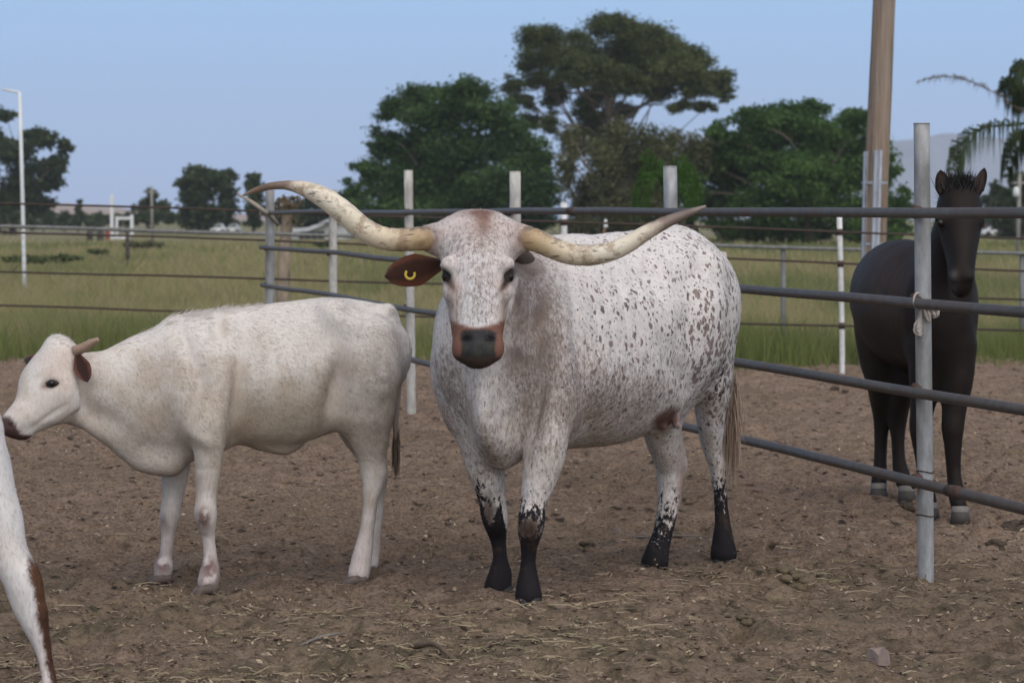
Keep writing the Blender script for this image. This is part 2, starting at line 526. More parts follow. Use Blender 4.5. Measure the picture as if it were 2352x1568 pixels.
def tree(name, label, Y, base, blobs, kind, leaf=0.2, dens=260, trunk=0.3, fork=0.55, bark=None, group=None, seed=0, droop=0.0, dep=1.0, cat='tree'):
    r = np.random.default_rng(100 + seed)
    b = at(base[0], base[1], Y); b[2] = -0.18
    root = empty(name, b, label, cat, group)
    k = Y / F
    cs, rs = [], []
    arr = np.array(blobs, float)
    midx = arr[:, 0].mean(); wid = max(60, arr[:, 0].max() - arr[:, 0].min())
    for (px, py, rx, ry) in blobs:
        lim = np.sqrt(max(0.05, 1 - ((px - midx) / (wid * 0.62)) ** 2)) * wid * 0.5 * k * dep
        c = at(px, py, Y); c[1] += r.uniform(-1, 1) * lim * 0.75
        cs.append(c); rs.append((rx * k, (rx + ry) / 2 * k, ry * k))
    rel = np.array(cs)
    # leaves scaled by blob area
    V, Q, T = [], [], []; off = 0
    for c, rad in zip(rel, rs):
        per = dens * (rad[0] * rad[2]) / (leaf * leaf) * 0.13
        v, q, t = leaf_cloud([c], [rad], per, leaf, r, droop=droop)
        V.append(v); Q.append(q + off); T.append(t); off += len(v)
    V = np.concatenate(V) - b
    me = mesh_np('crown', V, np.concatenate(Q), False)
    set_attr(me, 'tint', np.concatenate(T))
    o = link('crown', me, LEAF[kind], root)
    # trunk and limbs
    top = rel.mean(0); top[:2] = b[:2] * 0.6 + top[:2] * 0.4
    zt = rel[:, 2].min() * (1 - fork) + rel[:, 2].max() * fork
    mb = MB()
    kn = [b, b + (np.array([top[0], b[1], zt]) - b) * 0.35 + r.normal(size=3) * [0.25, 0.25, 0], np.array([top[0], b[1], zt])]
    sp = cr(kn, 6)
    mb.tube(sp - b, np.linspace(trunk, trunk * 0.55, len(sp)), 9, wob=0.05)
    for c in rel:
        t = r.uniform(0.45, 1.0)
        s0 = sp[int(t * (len(sp) - 1))]
        if c[2] < s0[2] - 0.5: s0 = sp[int(0.35 * (len(sp) - 1))]
        m = (s0 + c) / 2 + r.normal(size=3) * 0.06 * np.linalg.norm(c - s0) + [0, 0, 0.08 * np.linalg.norm(c - s0)]
        lp = cr([s0, m, c], 4)
        mb.tube(lp - b, np.linspace(trunk * 0.24, trunk * 0.05, len(lp)), 5, caps=False)
    link('trunk', mb.mesh('trunk'), bark or BARK, root)
    return root

def jitter_blobs(blobs, r, n=1):
    return blobs

tree('broad_tree', 'broad dark green tree with a stepped rounded crown, between the horn tips behind the fence', 150, (1000, 556),
     [(960, 215, 62, 36), (1060, 215, 68, 36), (900, 250, 40, 34), (1005, 268, 90, 50), (1120, 262, 62, 50), (880, 318, 46, 34), (965, 350, 95, 55),
      (1075, 340, 95, 60), (1175, 320, 60, 52), (1225, 370, 45, 52), (842, 392, 42, 30), (920, 420, 85, 50), (1040, 430, 105, 62), (1160, 430, 95, 60),
      (1245, 430, 40, 52), (815, 440, 36, 26), (870, 485, 70, 38), (980, 500, 100, 48), (1100, 505, 110, 45), (1220, 495, 60, 48), (930, 545, 60, 20), (1050, 548, 90, 18), (1160, 545, 70, 20)],
     'dark', 0.14, 270, 0.4, 0.5, seed=1)
tree('umbrella_pine', 'tallest tree, an umbrella pine with an open spreading olive crown and bare limbs', 178, (1400, 545),
     [(1250, 98, 55, 36), (1228, 145, 40, 40), (1335, 112, 52, 46), (1420, 72, 72, 34), (1500, 84, 62, 38), (1560, 122, 52, 36), (1400, 148, 74, 40), (1500, 150, 78, 44),
      (1610, 158, 46, 42), (1648, 188, 34, 36), (1590, 205, 50, 30), (1500, 205, 58, 30), (1668, 216, 20, 18), (1310, 185, 46, 22), (1180, 190, 30, 24), (1205, 228, 24, 20),
      (1278, 225, 26, 40), (1265, 285, 24, 26), (1180, 232, 30, 16), (1370, 215, 40, 26), (1440, 250, 36, 24), (1560, 248, 34, 16), (1625, 245, 30, 14), (1330, 170, 60, 40), (1290, 130, 50, 40), (1450, 115, 70, 40), (1540, 170, 60, 40), (1420, 195, 60, 30), (1350, 260, 34, 40), (1240, 190, 40, 26), (1390, 310, 50, 40), (1220, 270, 20, 30), (1330, 320, 40, 34)],
     'olive', 0.12, 260, 0.42, 0.6, BARK, seed=2)
tree('willow_tree', 'drooping brownish olive tree below the umbrella pine, between two rounder green trees', 140, (1430, 560),
     [(1425, 292, 40, 28), (1482, 315, 50, 40), (1388, 352, 48, 46), (1450, 385, 70, 50), (1352, 432, 48, 50), (1422, 465, 75, 50), (1505, 455, 55, 58), (1335, 508, 45, 36),
      (1558, 300, 34, 22), (1600, 325, 34, 30), (1545, 370, 50, 46), (1310, 300, 22, 26), (1300, 360, 22, 30), (1400, 530, 70, 26), (1500, 532, 60, 24)],
     'willow', 0.12, 270, 0.3, 0.5, BARK_PALE, seed=3, droop=0.9)
tree('leafy_tree', 'wide bright green leafy tree between the longhorn and the wooden pole', 142, (1860, 560),
     [(1880, 250, 48, 26), (1800, 268, 62, 32), (1715, 285, 48, 32), (1950, 285, 48, 32), (1655, 315, 46, 36), (1760, 332, 78, 48), (1900, 322, 70, 44), (1992, 348, 48, 48),
      (1620, 372, 40, 46), (1700, 402, 76, 50), (1812, 412, 82, 50), (1935, 418, 76, 50), (2035, 400, 36, 56), (1655, 460, 62, 50), (1762, 478, 80, 42), (1880, 485, 86, 42),
      (1988, 485, 76, 42), (2062, 478, 28, 46), (2082, 520, 16, 26), (1700, 528, 90, 26), (1840, 532, 90, 24), (1980, 532, 80, 24), (2060, 535, 30, 20), (1570, 440, 34, 60), (1560, 520, 40, 34), (1840, 300, 70, 40), (1780, 380, 70, 40), (1860, 370, 60, 40), (1690, 350, 60, 44), (1930, 360, 60, 40), (1860, 450, 70, 40), (1960, 330, 50, 40)],
     'green', 0.14, 330, 0.4, 0.45, seed=4)
tree('eucalyptus', 'dark clumpy tree at the far left beside the tall white pole', 240, (30, 524),
     [(8, 262, 34, 14), (60, 308, 30, 20), (112, 318, 32, 22), (150, 336, 18, 18), (138, 372, 20, 20), (40, 350, 46, 34), (98, 380, 34, 26), (55, 415, 54, 34), (116, 420, 28, 24),
      (0, 325, 30, 30), (15, 462, 60, 34), (78, 465, 40, 30), (-20, 505, 80, 20), (50, 508, 50, 16), (-60, 380, 50, 60), (-60, 300, 40, 40)],
     'far', 0.3, 290, 0.4, 0.5, seed=5)
tree('poplar_tree', 'round topped dark tree, tallest of the clump left of the horn tip', 240, (455, 526),
     [(455, 394, 30, 16), (430, 418, 26, 24), (480, 415, 32, 30), (450, 455, 42, 32), (430, 490, 30, 20), (480, 492, 36, 24), (455, 515, 44, 10)],
     'far', 0.3, 330, 0.3, 0.5, seed=6)
tree('poplar_tree', 'narrower dark tree touching the right side of the tallest far clump', 246, (522, 526),
     [(525, 406, 20, 16), (520, 440, 22, 30), (522, 480, 26, 26), (520, 512, 30, 10)], 'far', 0.3, 330, 0.25, 0.5, seed=7)
tree('poplar_tree', 'small upright far tree just behind the curved horn tip', 236, (583, 527),
     [(580, 412, 20, 14), (583, 445, 23, 26), (586, 485, 22, 24), (584, 512, 26, 10)], 'far', 0.3, 330, 0.22, 0.5, seed=8)
tree('round_tree', 'low domed far tree behind the thin distant pole', 280, (350, 522),
     [(348, 450, 22, 12), (328, 472, 26, 16), (372, 474, 26, 16), (345, 496, 48, 16), (300, 502, 22, 12), (395, 500, 20, 14)], 'far', 0.3, 330, 0.25, 0.4, seed=9)
tree('conifer', 'small pointed conifer on the far field edge left of the white frame', 270, (180, 524),
     [(180, 464, 4, 8), (180, 480, 8, 10), (180, 498, 11, 12), (180, 512, 13, 9)], 'far', 0.25, 420, 0.15, 0.9, seed=10)
for i, (bl, lab) in enumerate([
    ([(100, 488, 28, 16), (118, 508, 30, 12)], 'dark bush right of the clumpy far left tree'),
    ([(148, 500, 26, 14), (150, 514, 28, 8)], 'low grey green bush left of the small conifer'),
    ([(215, 500, 26, 12), (222, 513, 30, 8)], 'low bush right of the small conifer'),
    ([(262, 504, 24, 12), (285, 512, 22, 8)], 'green bush behind the white frame')]):
    tree('bush', lab, 290, (bl[0][0], 524), bl, 'far', 0.28, 330, 0.1, 0.3, group='bushes along the far field edge', seed=20 + i, cat='bush')
tree('round_tree', 'low dark trees behind the white roof and the shaggy trunk', 250, (700, 527),
     [(680, 478, 30, 14), (735, 466, 40, 20), (700, 500, 44, 14), (768, 452, 18, 12), (765, 490, 24, 20), (640, 495, 26, 18)], 'far', 0.28, 330, 0.25, 0.4, seed=30)
tree('round_tree', 'hazy green tree right of the black horse at the picture edge', 190, (2345, 556),
     [(2335, 415, 24, 20), (2350, 450, 40, 30), (2315, 470, 30, 26), (2350, 500, 44, 32), (2310, 515, 34, 26), (2340, 540, 50, 14)], 'far', 0.25, 300, 0.3, 0.5, seed=31)
tree('round_tree', 'small far tree behind the right ear of the black horse', 230, (2275, 545),
     [(2285, 432, 14, 18), (2278, 465, 20, 24), (2270, 500, 26, 24), (2262, 530, 26, 12)], 'far', 0.27, 320, 0.25, 0.5, seed=32)
for i, (px, py, Y, r_, lab, kd) in enumerate([(745, 555, 95, 26, 'low dark bush in the field below the white roof', 'dark'), (225, 572, 75, 24, 'dull green scrub bush in the left field', 'weed'),
                                      (60, 590, 62, 60, 'wide green scrub bush behind the tall white pole', 'weed'), (140, 588, 66, 46, 'green scrub patch right of the tall white pole', 'weed'),
                                      (330, 556, 110, 50, 'low grey brown bush right of the white frame', 'willow')]):
    tree('bush', lab, Y, (px, py + 8), [(px - r_ * .6, py + 5, r_ * .42, 5), (px + r_ * .6, py + 5, r_ * .42, 5), (px, py + 3, r_ * .5, 6), (px - r_ * .25, py + 7, r_ * .6, 4), (px + r_ * .3, py + 7, r_ * .6, 4)], kd, 0.05, 260, 0.02, 0.3, group='scrub bushes in the field', seed=40 + i, cat='bush')

# palms
FROND = leaf_mat('palm_fronds', (0.035, 0.055, 0.022), (0.085, 0.11, 0.045))
FRONDG = leaf_mat('young_palm_fronds', (0.030, 0.075, 0.010), (0.070, 0.145, 0.022))
DRYF = leaf_mat('dry_fronds', (0.17, 0.125, 0.075), (0.25, 0.19, 0.12), (0.11, 0.12, 0.04))
def frond_mesh(pts, leaflen, n, r, hang=0.7, wid=0.05, stem=0.02, out=0.45):
    """one feather frond: rachis and hanging leaflets, returns mesh-ready arrays"""
    sp = cr(pts, 8)
    mb = MB(); mb.tube(sp, np.linspace(stem, stem * 0.3, len(sp)), 4, caps=False)
    L = len(sp)
    f = np.sort(r.random(n)) * 0.97 + 0.03
    idx = f * (L - 1); i0 = np.clip(idx.astype(int), 0, L - 2); fr = idx - i0
    base = sp[i0] * (1 - fr)[:, None] + sp[i0 + 1] * fr[:, None]
    tan = sp[i0 + 1] - sp[i0]; tan /= np.linalg.norm(tan, axis=1)[:, None]
    side = np.cross(tan, [0, 0, 1.0]); side /= np.linalg.norm(side, axis=1)[:, None] + 1e-9
    sg = np.where(r.random(n) < .5, -1, 1)[:, None]
    ln = leaflen * (0.55 + 0.45 * np.sin(np.pi * np.clip(f, .1, 1)))[:, None] * r.uniform(.7, 1.15, (n, 1))
    d = side * sg * r.uniform(.5, 1, (n, 1)) + tan * .5 + np.array([0, 0, 1.0]) * r.normal(0.25, .35, (n, 1))
    d /= np.linalg.norm(d, axis=1)[:, None]
    m = base + d * ln * out
    e = m + (d * (1 - hang) + np.array([0, 0, -1.0]) * hang) * ln * (1.05 - out)
    wv = np.cross(d, r.normal(size=(n, 3))); wv /= np.linalg.norm(wv, axis=1)[:, None]; wv *= wid / 2
    V = np.stack([base - wv * .5, base + wv * .5, m + wv, m - wv, e], 1).reshape(-1, 3)
    b = np.arange(n)[:, None] * 5
    mb.add(V, b + np.array([[0, 1, 2, 3]]), b + np.array([[3, 2, 4]]))
    return mb
def palm_frond(root, o0, pts, leaflen, n, r, mat, **k):
    mb = frond_mesh([np.asarray(p) - o0 for p in pts], leaflen, n, r, **k)
    me = mb.mesh('frond', False)
    nv = len(me.vertices)
    set_attr(me, 'tint', np.stack([r.random(nv), r.random(nv) * .3, np.zeros(nv)], 1))
    return link('frond', me, mat, root)

def palms():
    r = np.random.default_rng(77)
    Y = 58.0
    b = at(2420, 500, Y); b[2] = -0.18
    root = empty('palm_tree', b, 'feather palm leaning its drooping fronds in from the right picture edge', 'palm')
    hub = at(2420, 262, Y)
    mb = MB(); tp = cr([b, (b + hub) / 2 + [0.1, 0, 0], hub], 6) - b
    mb.tube(tp, np.linspace(0.3, 0.2, len(tp)), 12, wob=0.05)
    link('trunk', mb.mesh('trunk'), BARK, root)
    F1 = [[(2420, 262), (2350, 285), (2280, 290), (2225, 312), (2198, 350), (2188, 392)],
          [(2420, 262), (2370, 235), (2335, 195), (2318, 190), (2300, 215)],
          [(2420, 262), (2390, 190), (2355, 150), (2330, 165)],
          [(2420, 262), (2380, 215), (2350, 205), (2322, 240)],
          [(2420, 262), (2480, 220), (2560, 240), (2620, 320)],
          [(2420, 262), (2450, 180), (2520, 140), (2600, 170)],
          [(2420, 262), (2400, 160), (2410, 90), (2440, 40)],
          [(2420, 262), (2360, 300), (2330, 330), (2310, 390)]]
    for i, f in enumerate(F1):
        pts = [at(x, y, Y + (k * 0.35 if i % 2 else -k * 0.3)) for k, (x, y) in enumerate(f)]
        palm_frond(root, b, pts, 1.0, 230, r, FROND, hang=0.93, wid=0.045, stem=0.03, out=0.24)
    pts = [at(x, y, Y) for x, y in [(2420, 262), (2340, 250), (2300, 222), (2240, 192), (2190, 178), (2150, 178), (2108, 188)]]
    mb = frond_mesh([p - b for p in pts], 0.34, 240, r, hang=0.75, wid=0.014, stem=0.016)
    me = mb.mesh('flower_stalk', False); set_attr(me, 'tint', np.full((len(me.vertices), 3), 0.25) * [1, 0, 0])
    link('flower_stalk', me, DRYF, root)
    # bright young palm behind the fence post
    Y = 62.0
    b = at(1540, 500, Y); b[2] = -0.18
    root = empty('palm_tree', b, 'bright green young palm with arching fronds behind the fence near the right horn tip', 'palm')
    hub = at(1535, 445, Y)
    mb = MB(); tp = cr([b, (b + hub) / 2 + [0.05, 0, 0], hub], 5) - b
    mb.tube(tp, np.linspace(0.18, 0.12, len(tp)), 10, wob=0.05)
    link('trunk', mb.mesh('trunk'), BARK, root)
    for i in range(15):
        a = 2 * math.pi * i / 15 + r.uniform(-.2, .2)
        sx, sy = math.cos(a), math.sin(a)
        el = r.uniform(.6, 1.3)
        R_ = r.uniform(.75, 1.0)
        pts = [hub, hub + np.array([sx * .3 * R_, sy * .3 * R_, .55 * el]), hub + np.array([sx * .65 * R_, sy * .65 * R_, .62 * el]),
               hub + np.array([sx * .95 * R_, sy * .95 * R_, .1 * el]), hub + np.array([sx * 1.0 * R_, sy * 1.0 * R_, -.5])]
        palm_frond(root, b, pts, 0.42, 80, r, FRONDG, hang=0.75, wid=0.035, stem=0.016)
    palm_frond(root, b, [hub, at(1542, 390, Y), at(1546, 325, Y)], 0.3, 60, r, FRONDG, hang=0.1, wid=0.03, stem=0.02)
    palm_frond(root, b, [hub, at(1512, 380, Y), at(1490, 350, Y), at(1470, 365, Y)], 0.34, 60, r, FRONDG, hang=0.6, wid=0.03, stem=0.016)
    # short shaggy palm at the corner
    Y = 29.5
    b = at(648, 500, Y); b[2] = -0.1
    root = empty('palm_tree', b, 'short shaggy topped palm trunk standing behind the grey corner post', 'palm')
    hub = at(660, 492, Y)
    mb = MB(); tp = cr([b, at(650, 650, Y), at(655, 560, Y), hub], 6) - b
    mb.tube(tp, np.linspace(0.085, 0.06, len(tp)), 10, wob=0.09)
    link('trunk', mb.mesh('trunk'), simple('shaggy_bark', (0.27, 0.21, 0.15), 0.95, 0.5, 10, stretch=(1, 1, 0.5), bump=0.9), root)
    for i in range(16):
        a = 2 * math.pi * i / 16
        sx, sy = math.cos(a), math.sin(a); R_ = r.uniform(.7, 1.1)
        up = r.uniform(-.15, .3)
        pts = [hub, hub + np.array([sx * .05, sy * .05, .1 + up * .3]), hub + np.array([sx * .13 * R_, sy * .13 * R_, .1 + up * .3]), hub + np.array([sx * .17 * R_, sy * .17 * R_, -.12 + up])]
        palm_frond(root, b, pts, 0.11, 26, r, DRYF, hang=0.6, wid=0.02, stem=0.006)
palms()
# ---------------------------------------------------------------- fences and poles
PIPE = worn_metal('dark_pipe', (0.085, 0.075, 0.067), (0.11, 0.075, 0.058), 0.45, 0.0, 0.5, 5, (1, 1, 1))
WELD = simple('rusty_weld', (0.075, 0.047, 0.036), 0.85, 0.5, 40)
GALV = worn_metal('galvanised_post', (0.32, 0.325, 0.325), (0.23, 0.222, 0.21), 0.5, 0.1, 0.5, 6)
CHALK = worn_metal('chalky_post', (0.46, 0.44, 0.40), (0.30, 0.245, 0.19), 0.40, 0.0, 0.75, 7)
RUSTY = worn_metal('rusty_rod', (0.055, 0.042, 0.034), (0.09, 0.055, 0.042), 0.5, 0.1, 0.8, 5, (1, 1, 1))
WHITEP = worn_metal('white_paint', (0.62, 0.61, 0.58), (0.30, 0.19, 0.12), 0.25, 0.0, 0.6, 9)
WHITE2 = simple('far_white_paint', (0.62, 0.63, 0.62), 0.6, 0.08, 3, bump=0)
PA = np.array([(2125 - 1176) / 573., F / 573.])        # near fence line, ground points
PB = np.array([(620 - 1176) / 232.6, F / 232.6])
PD = (PA - PB) / np.linalg.norm(PA - PB)
def near_at(px):
    k = (px - 1176) / F
    # PB + t*PD with X = k*Y
    t = (k * PB[1] - PB[0]) / (PD[0] - k * PD[1])
    return PB + t * PD, t
NRM = np.array([-PD[1], PD[0]]);  NRM = -NRM if NRM[1] > 0 else NRM      # towards the camera side

def near_fence():
    root = empty('pipe_fence', (PB[0], PB[1], 0), 'dark four rail pipe fence with pale posts, running from the corner to the black horse', 'fence')
    o0 = np.array([PB[0], PB[1], 0])
    tl = np.linalg.norm(PA - PB)
    zr = [(1.527, 1.500), (1.180, 1.142), (0.810, 0.783), (0.435, 0.424)]
    off = 0.052
    posts = [(620, 437, 0.045, GALV, 0), (765, 437, 0.036, CHALK, 0), (944, 392, 0.034, CHALK, -6), (1187, 395, 0.036, CHALK, -4), (1549, 383, 0.036, GALV, -10), (2125, 285, 0.0325, GALV, -8)]
    pos = []
    for (px, topy, rad, mat, lean) in posts:
        g2, t = near_at(px)
        s = F / g2[1]
        zt = H - (topy - 500) / s
        hx = lean / s
        pts = [(g2[0] - hx * .35, g2[1], -0.25), (g2[0], g2[1], 0.4), (g2[0] + hx * .5, g2[1], 1.0), (g2[0] + hx, g2[1], zt)]
        mb = MB(); mb.tube(cr(pts, 5) - o0, rad, 18)
        # open rim
        p = np.array(pts[-1]) - o0
        mb.tube([p - [0, 0, .001], p + [0, 0, .004]], rad * 1.02, 18)
        post = link('post', mb.mesh('post'), mat, root)
        for k, (za, zb) in enumerate(zr):
            z = za + (zb - za) * t / tl
            q = np.array([g2[0] + NRM[0] * off * .5, g2[1] + NRM[1] * off * .5, z]) - o0
            wb = MB(); wb.tube([q + [NRM[0] * .03, NRM[1] * .03, 0], q, q - [NRM[0] * .035, NRM[1] * .035, 0]], [0.026, 0.031, 0.026], 9, wob=0.14)
            link('weld', wb.mesh('weld'), WELD, post)
        pos.append(t)
        if px == 2125:
            for z in (.285, .46):
                a_ = np.linspace(0, 2 * np.pi, 22); q = np.array([g2[0], g2[1], z]) - o0
                wb = MB(); wb.tube([q + [math.cos(a) * (rad + .002), math.sin(a) * (rad + .002), .004 * math.sin(a * 2)] for a in a_], .0028, 6, caps=False)
                link('wire_tie', wb.mesh('wire_tie'), WELD, post)
    # one post beyond the picture edge keeps the rails held up
    t3 = 2 * pos[-1] - pos[-2]; g2 = PB + PD * t3
    mb = MB(); mb.tube(np.array([(g2[0], g2[1], -.25), (g2[0], g2[1], 1.8)]) - o0, 0.0325, 18); link('post', mb.mesh('post'), GALV, root)
    r = np.random.default_rng(21)
    for k, (za, zb) in enumerate(zr):
        ts = np.linspace(-0.16, t3 + 0.3, 90)
        z = za + (zb - za) * ts / tl
        z = z + (fbm(np.stack([ts * 0.35, ts * 0 + 9 * k], 1), 3) - .5) * 0.035
        pts = np.stack([PB[0] + PD[0] * ts + NRM[0] * off * (1 + (.2 if k % 2 else 0)), PB[1] + PD[1] * ts + NRM[1] * off, z], 1)
        mb = MB(); mb.tube(pts - o0, 0.0215, 14)
        rail = link('rail', mb.mesh('rail'), PIPE, root)
        # couplings
        for tc in ([near_at(1335)[1]] if k == 0 else [near_at(2230)[1]] if k == 3 else []):
            q = np.array([np.interp(tc, ts, pts[:, i]) for i in range(3)]) - o0
            d3 = np.array([PD[0], PD[1], 0])
            cb = MB(); cb.tube([q - d3 * .07, q, q + d3 * .07], [0.0225, 0.0255, 0.0225], 12, wob=0.04); link('coupling', cb.mesh('coupling'), WELD, rail)
        if k == 0:
            q = pts[0] - o0; d3 = np.array([PD[0], PD[1], 0])
            cb = MB(); cb.tube([q - d3 * .02, q + d3 * .015], [0.026, 0.026], 12); link('end_cap', cb.mesh('end_cap'), WHITEP, rail)
    return root
near_fence()

FA = np.array([-5.20, 25.70]); FB = np.array([3.11, 23.87])      # far fence line
FD = (FB - FA) / np.linalg.norm(FB - FA)
def far_at(px):
    k = (px - 1176) / F
    t = (k * FA[1] - FA[0]) / (FD[0] - k * FD[1])
    return FA + t * FD, t
def far_fence():
    root = empty('rail_fence', (FA[0], FA[1], 0), 'thin rusty rod fence with white posts along the edge of the grass', 'fence')
    o0 = np.array([FA[0], FA[1], 0]); tl = np.linalg.norm(FB - FA)
    zr = [(1.63, 1.34), (1.34, 1.04), (0.93, 0.75), (0.575, 0.455)]
    for k, (za, zb) in enumerate(zr):
        ts = np.linspace(-3, tl + 4.5, 60)
        z = za + (zb - za) * ts / tl + (fbm(np.stack([ts * 0.5, ts * 0 + 5 * k], 1), 3) - .5) * 0.03
        pts = np.stack([FA[0] + FD[0] * ts, FA[1] + FD[1] * ts - 0.04, z], 1)
        mb = MB(); mb.tube(pts - o0, 0.0105, 8); link('rail', mb.mesh('rail'), RUSTY, root)
    for (px, topy, rad, lean) in [(1934, 497, 0.026, -6), (1298, 465, 0.031, -3), (2560, 500, 0.026, -4), (-160, 440, 0.03, 0)]:
        g2, t = far_at(px); s = F / g2[1]
        zt = H - (topy - 500) / s
        mb = MB(); mb.tube(cr([(g2[0], g2[1], -.3), (g2[0], g2[1], .4), (g2[0] + lean / s, g2[1], zt)], 4) - o0, rad, 12)
        post = link('post', mb.mesh('post'), WHITEP, root)
        for (za, zb) in zr:
            z = za + (zb - za) * t / tl
            x = g2[0] + lean / s * max(0, (z - .4)) / (zt - .4)
            wb = MB(); wb.tube(np.array([(x, g2[1], z - .03), (x, g2[1], z + .03)]) - o0, rad + .004, 12, wob=0.05)
            link('weld', wb.mesh('weld'), WELD, post)
    return root
far_fence()

def chain_link():
    root = empty('chain_link_fence', (0, 28.3, -0.15), 'grey chain link fence with a pale top rail crossing the near edge of the field', 'fence')
    o0 = np.array([0, 28.3, -0.15])
    GRY = worn_metal('weathered_zinc', (0.175, 0.175, 0.165), (0.13, 0.125, 0.115), 0.4, 0.1, 0.6, 4)
    def ztop(x):      # top rail drops slowly to the right
        px = x / 28.3 * F + 1176
        return H - ((520 + px * 0.0268) - 500) / F * 28.3
    xs = np.linspace(-9.5, 9.5, 60)
    mb = MB(); mb.tube(np.stack([xs, xs * 0 + 28.3, ztop(xs) + (fbm(np.stack([xs * .6, xs * 0], 1), 2) - .5) * .02], 1) - o0, 0.021, 8)
    link('top_rail', mb.mesh('top_rail'), GRY, root)
    for px in (-260, 1251, 1800, 2349, 2800):
        x = (px - 1176) / F * 28.3
        mb = MB(); mb.tube(np.array([(x, 28.34, -.3), (x, 28.34, ztop(x) + .03)]) - o0, 0.03, 10); link('post', mb.mesh('post'), GRY, root)
    # woven wire, joined
    V, Q = [], []; n = 0
    ww = 0.0016
    for sgn in (-1, 1):
        for x0 in np.arange(-11, 11, 0.075):
            a = np.array([x0, 28.27 + .004 * sgn, -.12]); zt = ztop(x0) ; b = np.array([x0 + sgn * 1.25, 28.27 + .004 * sgn, zt + .03])
            V += [a - [ww, 0, 0], a + [ww, 0, 0], b + [ww, 0, 0], b - [ww, 0, 0]]
            Q.append([n, n + 1, n + 2, n + 3]); n += 4
    o = link('wire_mesh', mesh_np('wire_mesh', np.array(V) - o0, np.array(Q)), GRY, root); o['kind'] = 'stuff'
chain_link()

def utility_pole():
    Y = 24.9
    b = at(2000, 855, Y); b[2] = -0.3
    WOOD = G('weathered_pole_wood'); v = WOOD.obj((1, 1, 0.04)); n1 = WOOD.noise(v, 22, 6, 0.65); n2 = WOOD.noise(WOOD.obj((1, 1, .25)), 3, 4)
    n3 = WOOD.noise(WOOD.obj((1, 1, .015)), 60, 3, .7)
    c = WOOD.ramp(n1, [(0.3, (0.12, 0.082, 0.058)), (0.5, (0.235, 0.172, 0.125)), (0.72, (0.335, 0.265, 0.20))])
    c = WOOD.mix(WOOD.ramp(n2, [(0.45, 0.0), (0.65, 0.45)]), c, (0.28, 0.25, 0.22))
    c = WOOD.mix(WOOD.ramp(n3, [(0.30, 0.9), (0.40, 0.0)]), c, (0.05, 0.035, 0.026))
    WOOD.P(Base_Color=c, Roughness=0.9, Specular_IOR_Level=0.15); WOOD.bump(n1, 0.8, 0.02)
    root = empty('utility_pole', b, 'tall weathered wooden utility pole behind the black horse, running out of the picture', 'utility pole')
    pts = np.array([b, at(2009, 500, Y), at(2020, 250, Y), at(2031, 0, Y), at(2050, -500, Y), at(2070, -1100, Y)])
    mb = MB(); mb.tube(cr(pts, 5) - b, np.linspace(0.128, 0.098, 26), 22, wob=0.008); link('pole', mb.mesh('pole'), WOOD.m, root)
    # cross arm well above the frame
    c0 = pts[-1] - [0, 0, .6]; mb = MB(); mb.box(c0 - b + [0, -.16, 0], (2.2, .1, .12)); link('crossarm', mb.mesh('crossarm', False), WOOD.m, root)
    GU = worn_metal('galvanised_guard', (0.40, 0.42, 0.45), (0.30, 0.31, 0.33), 0.4, 0.5, 0.45, 5)
    def guard(px0, px1, top, bot, dy, w_):
        mb = MB()
        for (pa, pb) in [((px0, bot), (px1, top))]:
            A = at(pa[0], pa[1], Y + dy); B = at(pb[0], pb[1], Y + dy)
            prof = [(-w_, .0), (-w_ * .8, -.028), (-w_ * .3, -.034), (0, -.022), (w_ * .3, -.034), (w_ * .8, -.028), (w_, 0)]
            v = [A + [x, y, 0] for x, y in prof] + [B + [x, y, 0] for x, y in prof]
            n = len(prof); q = [[i, i + 1, n + i + 1, n + i] for i in range(n - 1)]
            mb.add(np.array(v) - b, np.array(q)); mb.add(np.array([v[n], v[2 * n - 1], v[2 * n - 4]]) - b, None, np.array([[0, 1, 2]]))
        return mb
    link('cable_guard', guard(2004, 2017, 345, 790, -.125, .046).mesh('cable_guard', False), GU, root)
    link('cable_guard', guard(1979, 1989, 348, 862, -.05, .026).mesh('cable_guard', False), GU, root)
    # strap bands and bolts
    for py in (420, 560, 700):
        mb = MB(); cx = np.interp(py, [500, 855], [2009, 2000]); ctr = at(cx, py, Y)
        mb.tube(np.array([ctr - [0, 0, .012], ctr + [0, 0, .012]]) - b, 0.131, 22, caps=False); link('band', mb.mesh('band'), GU, root)
utility_pole()

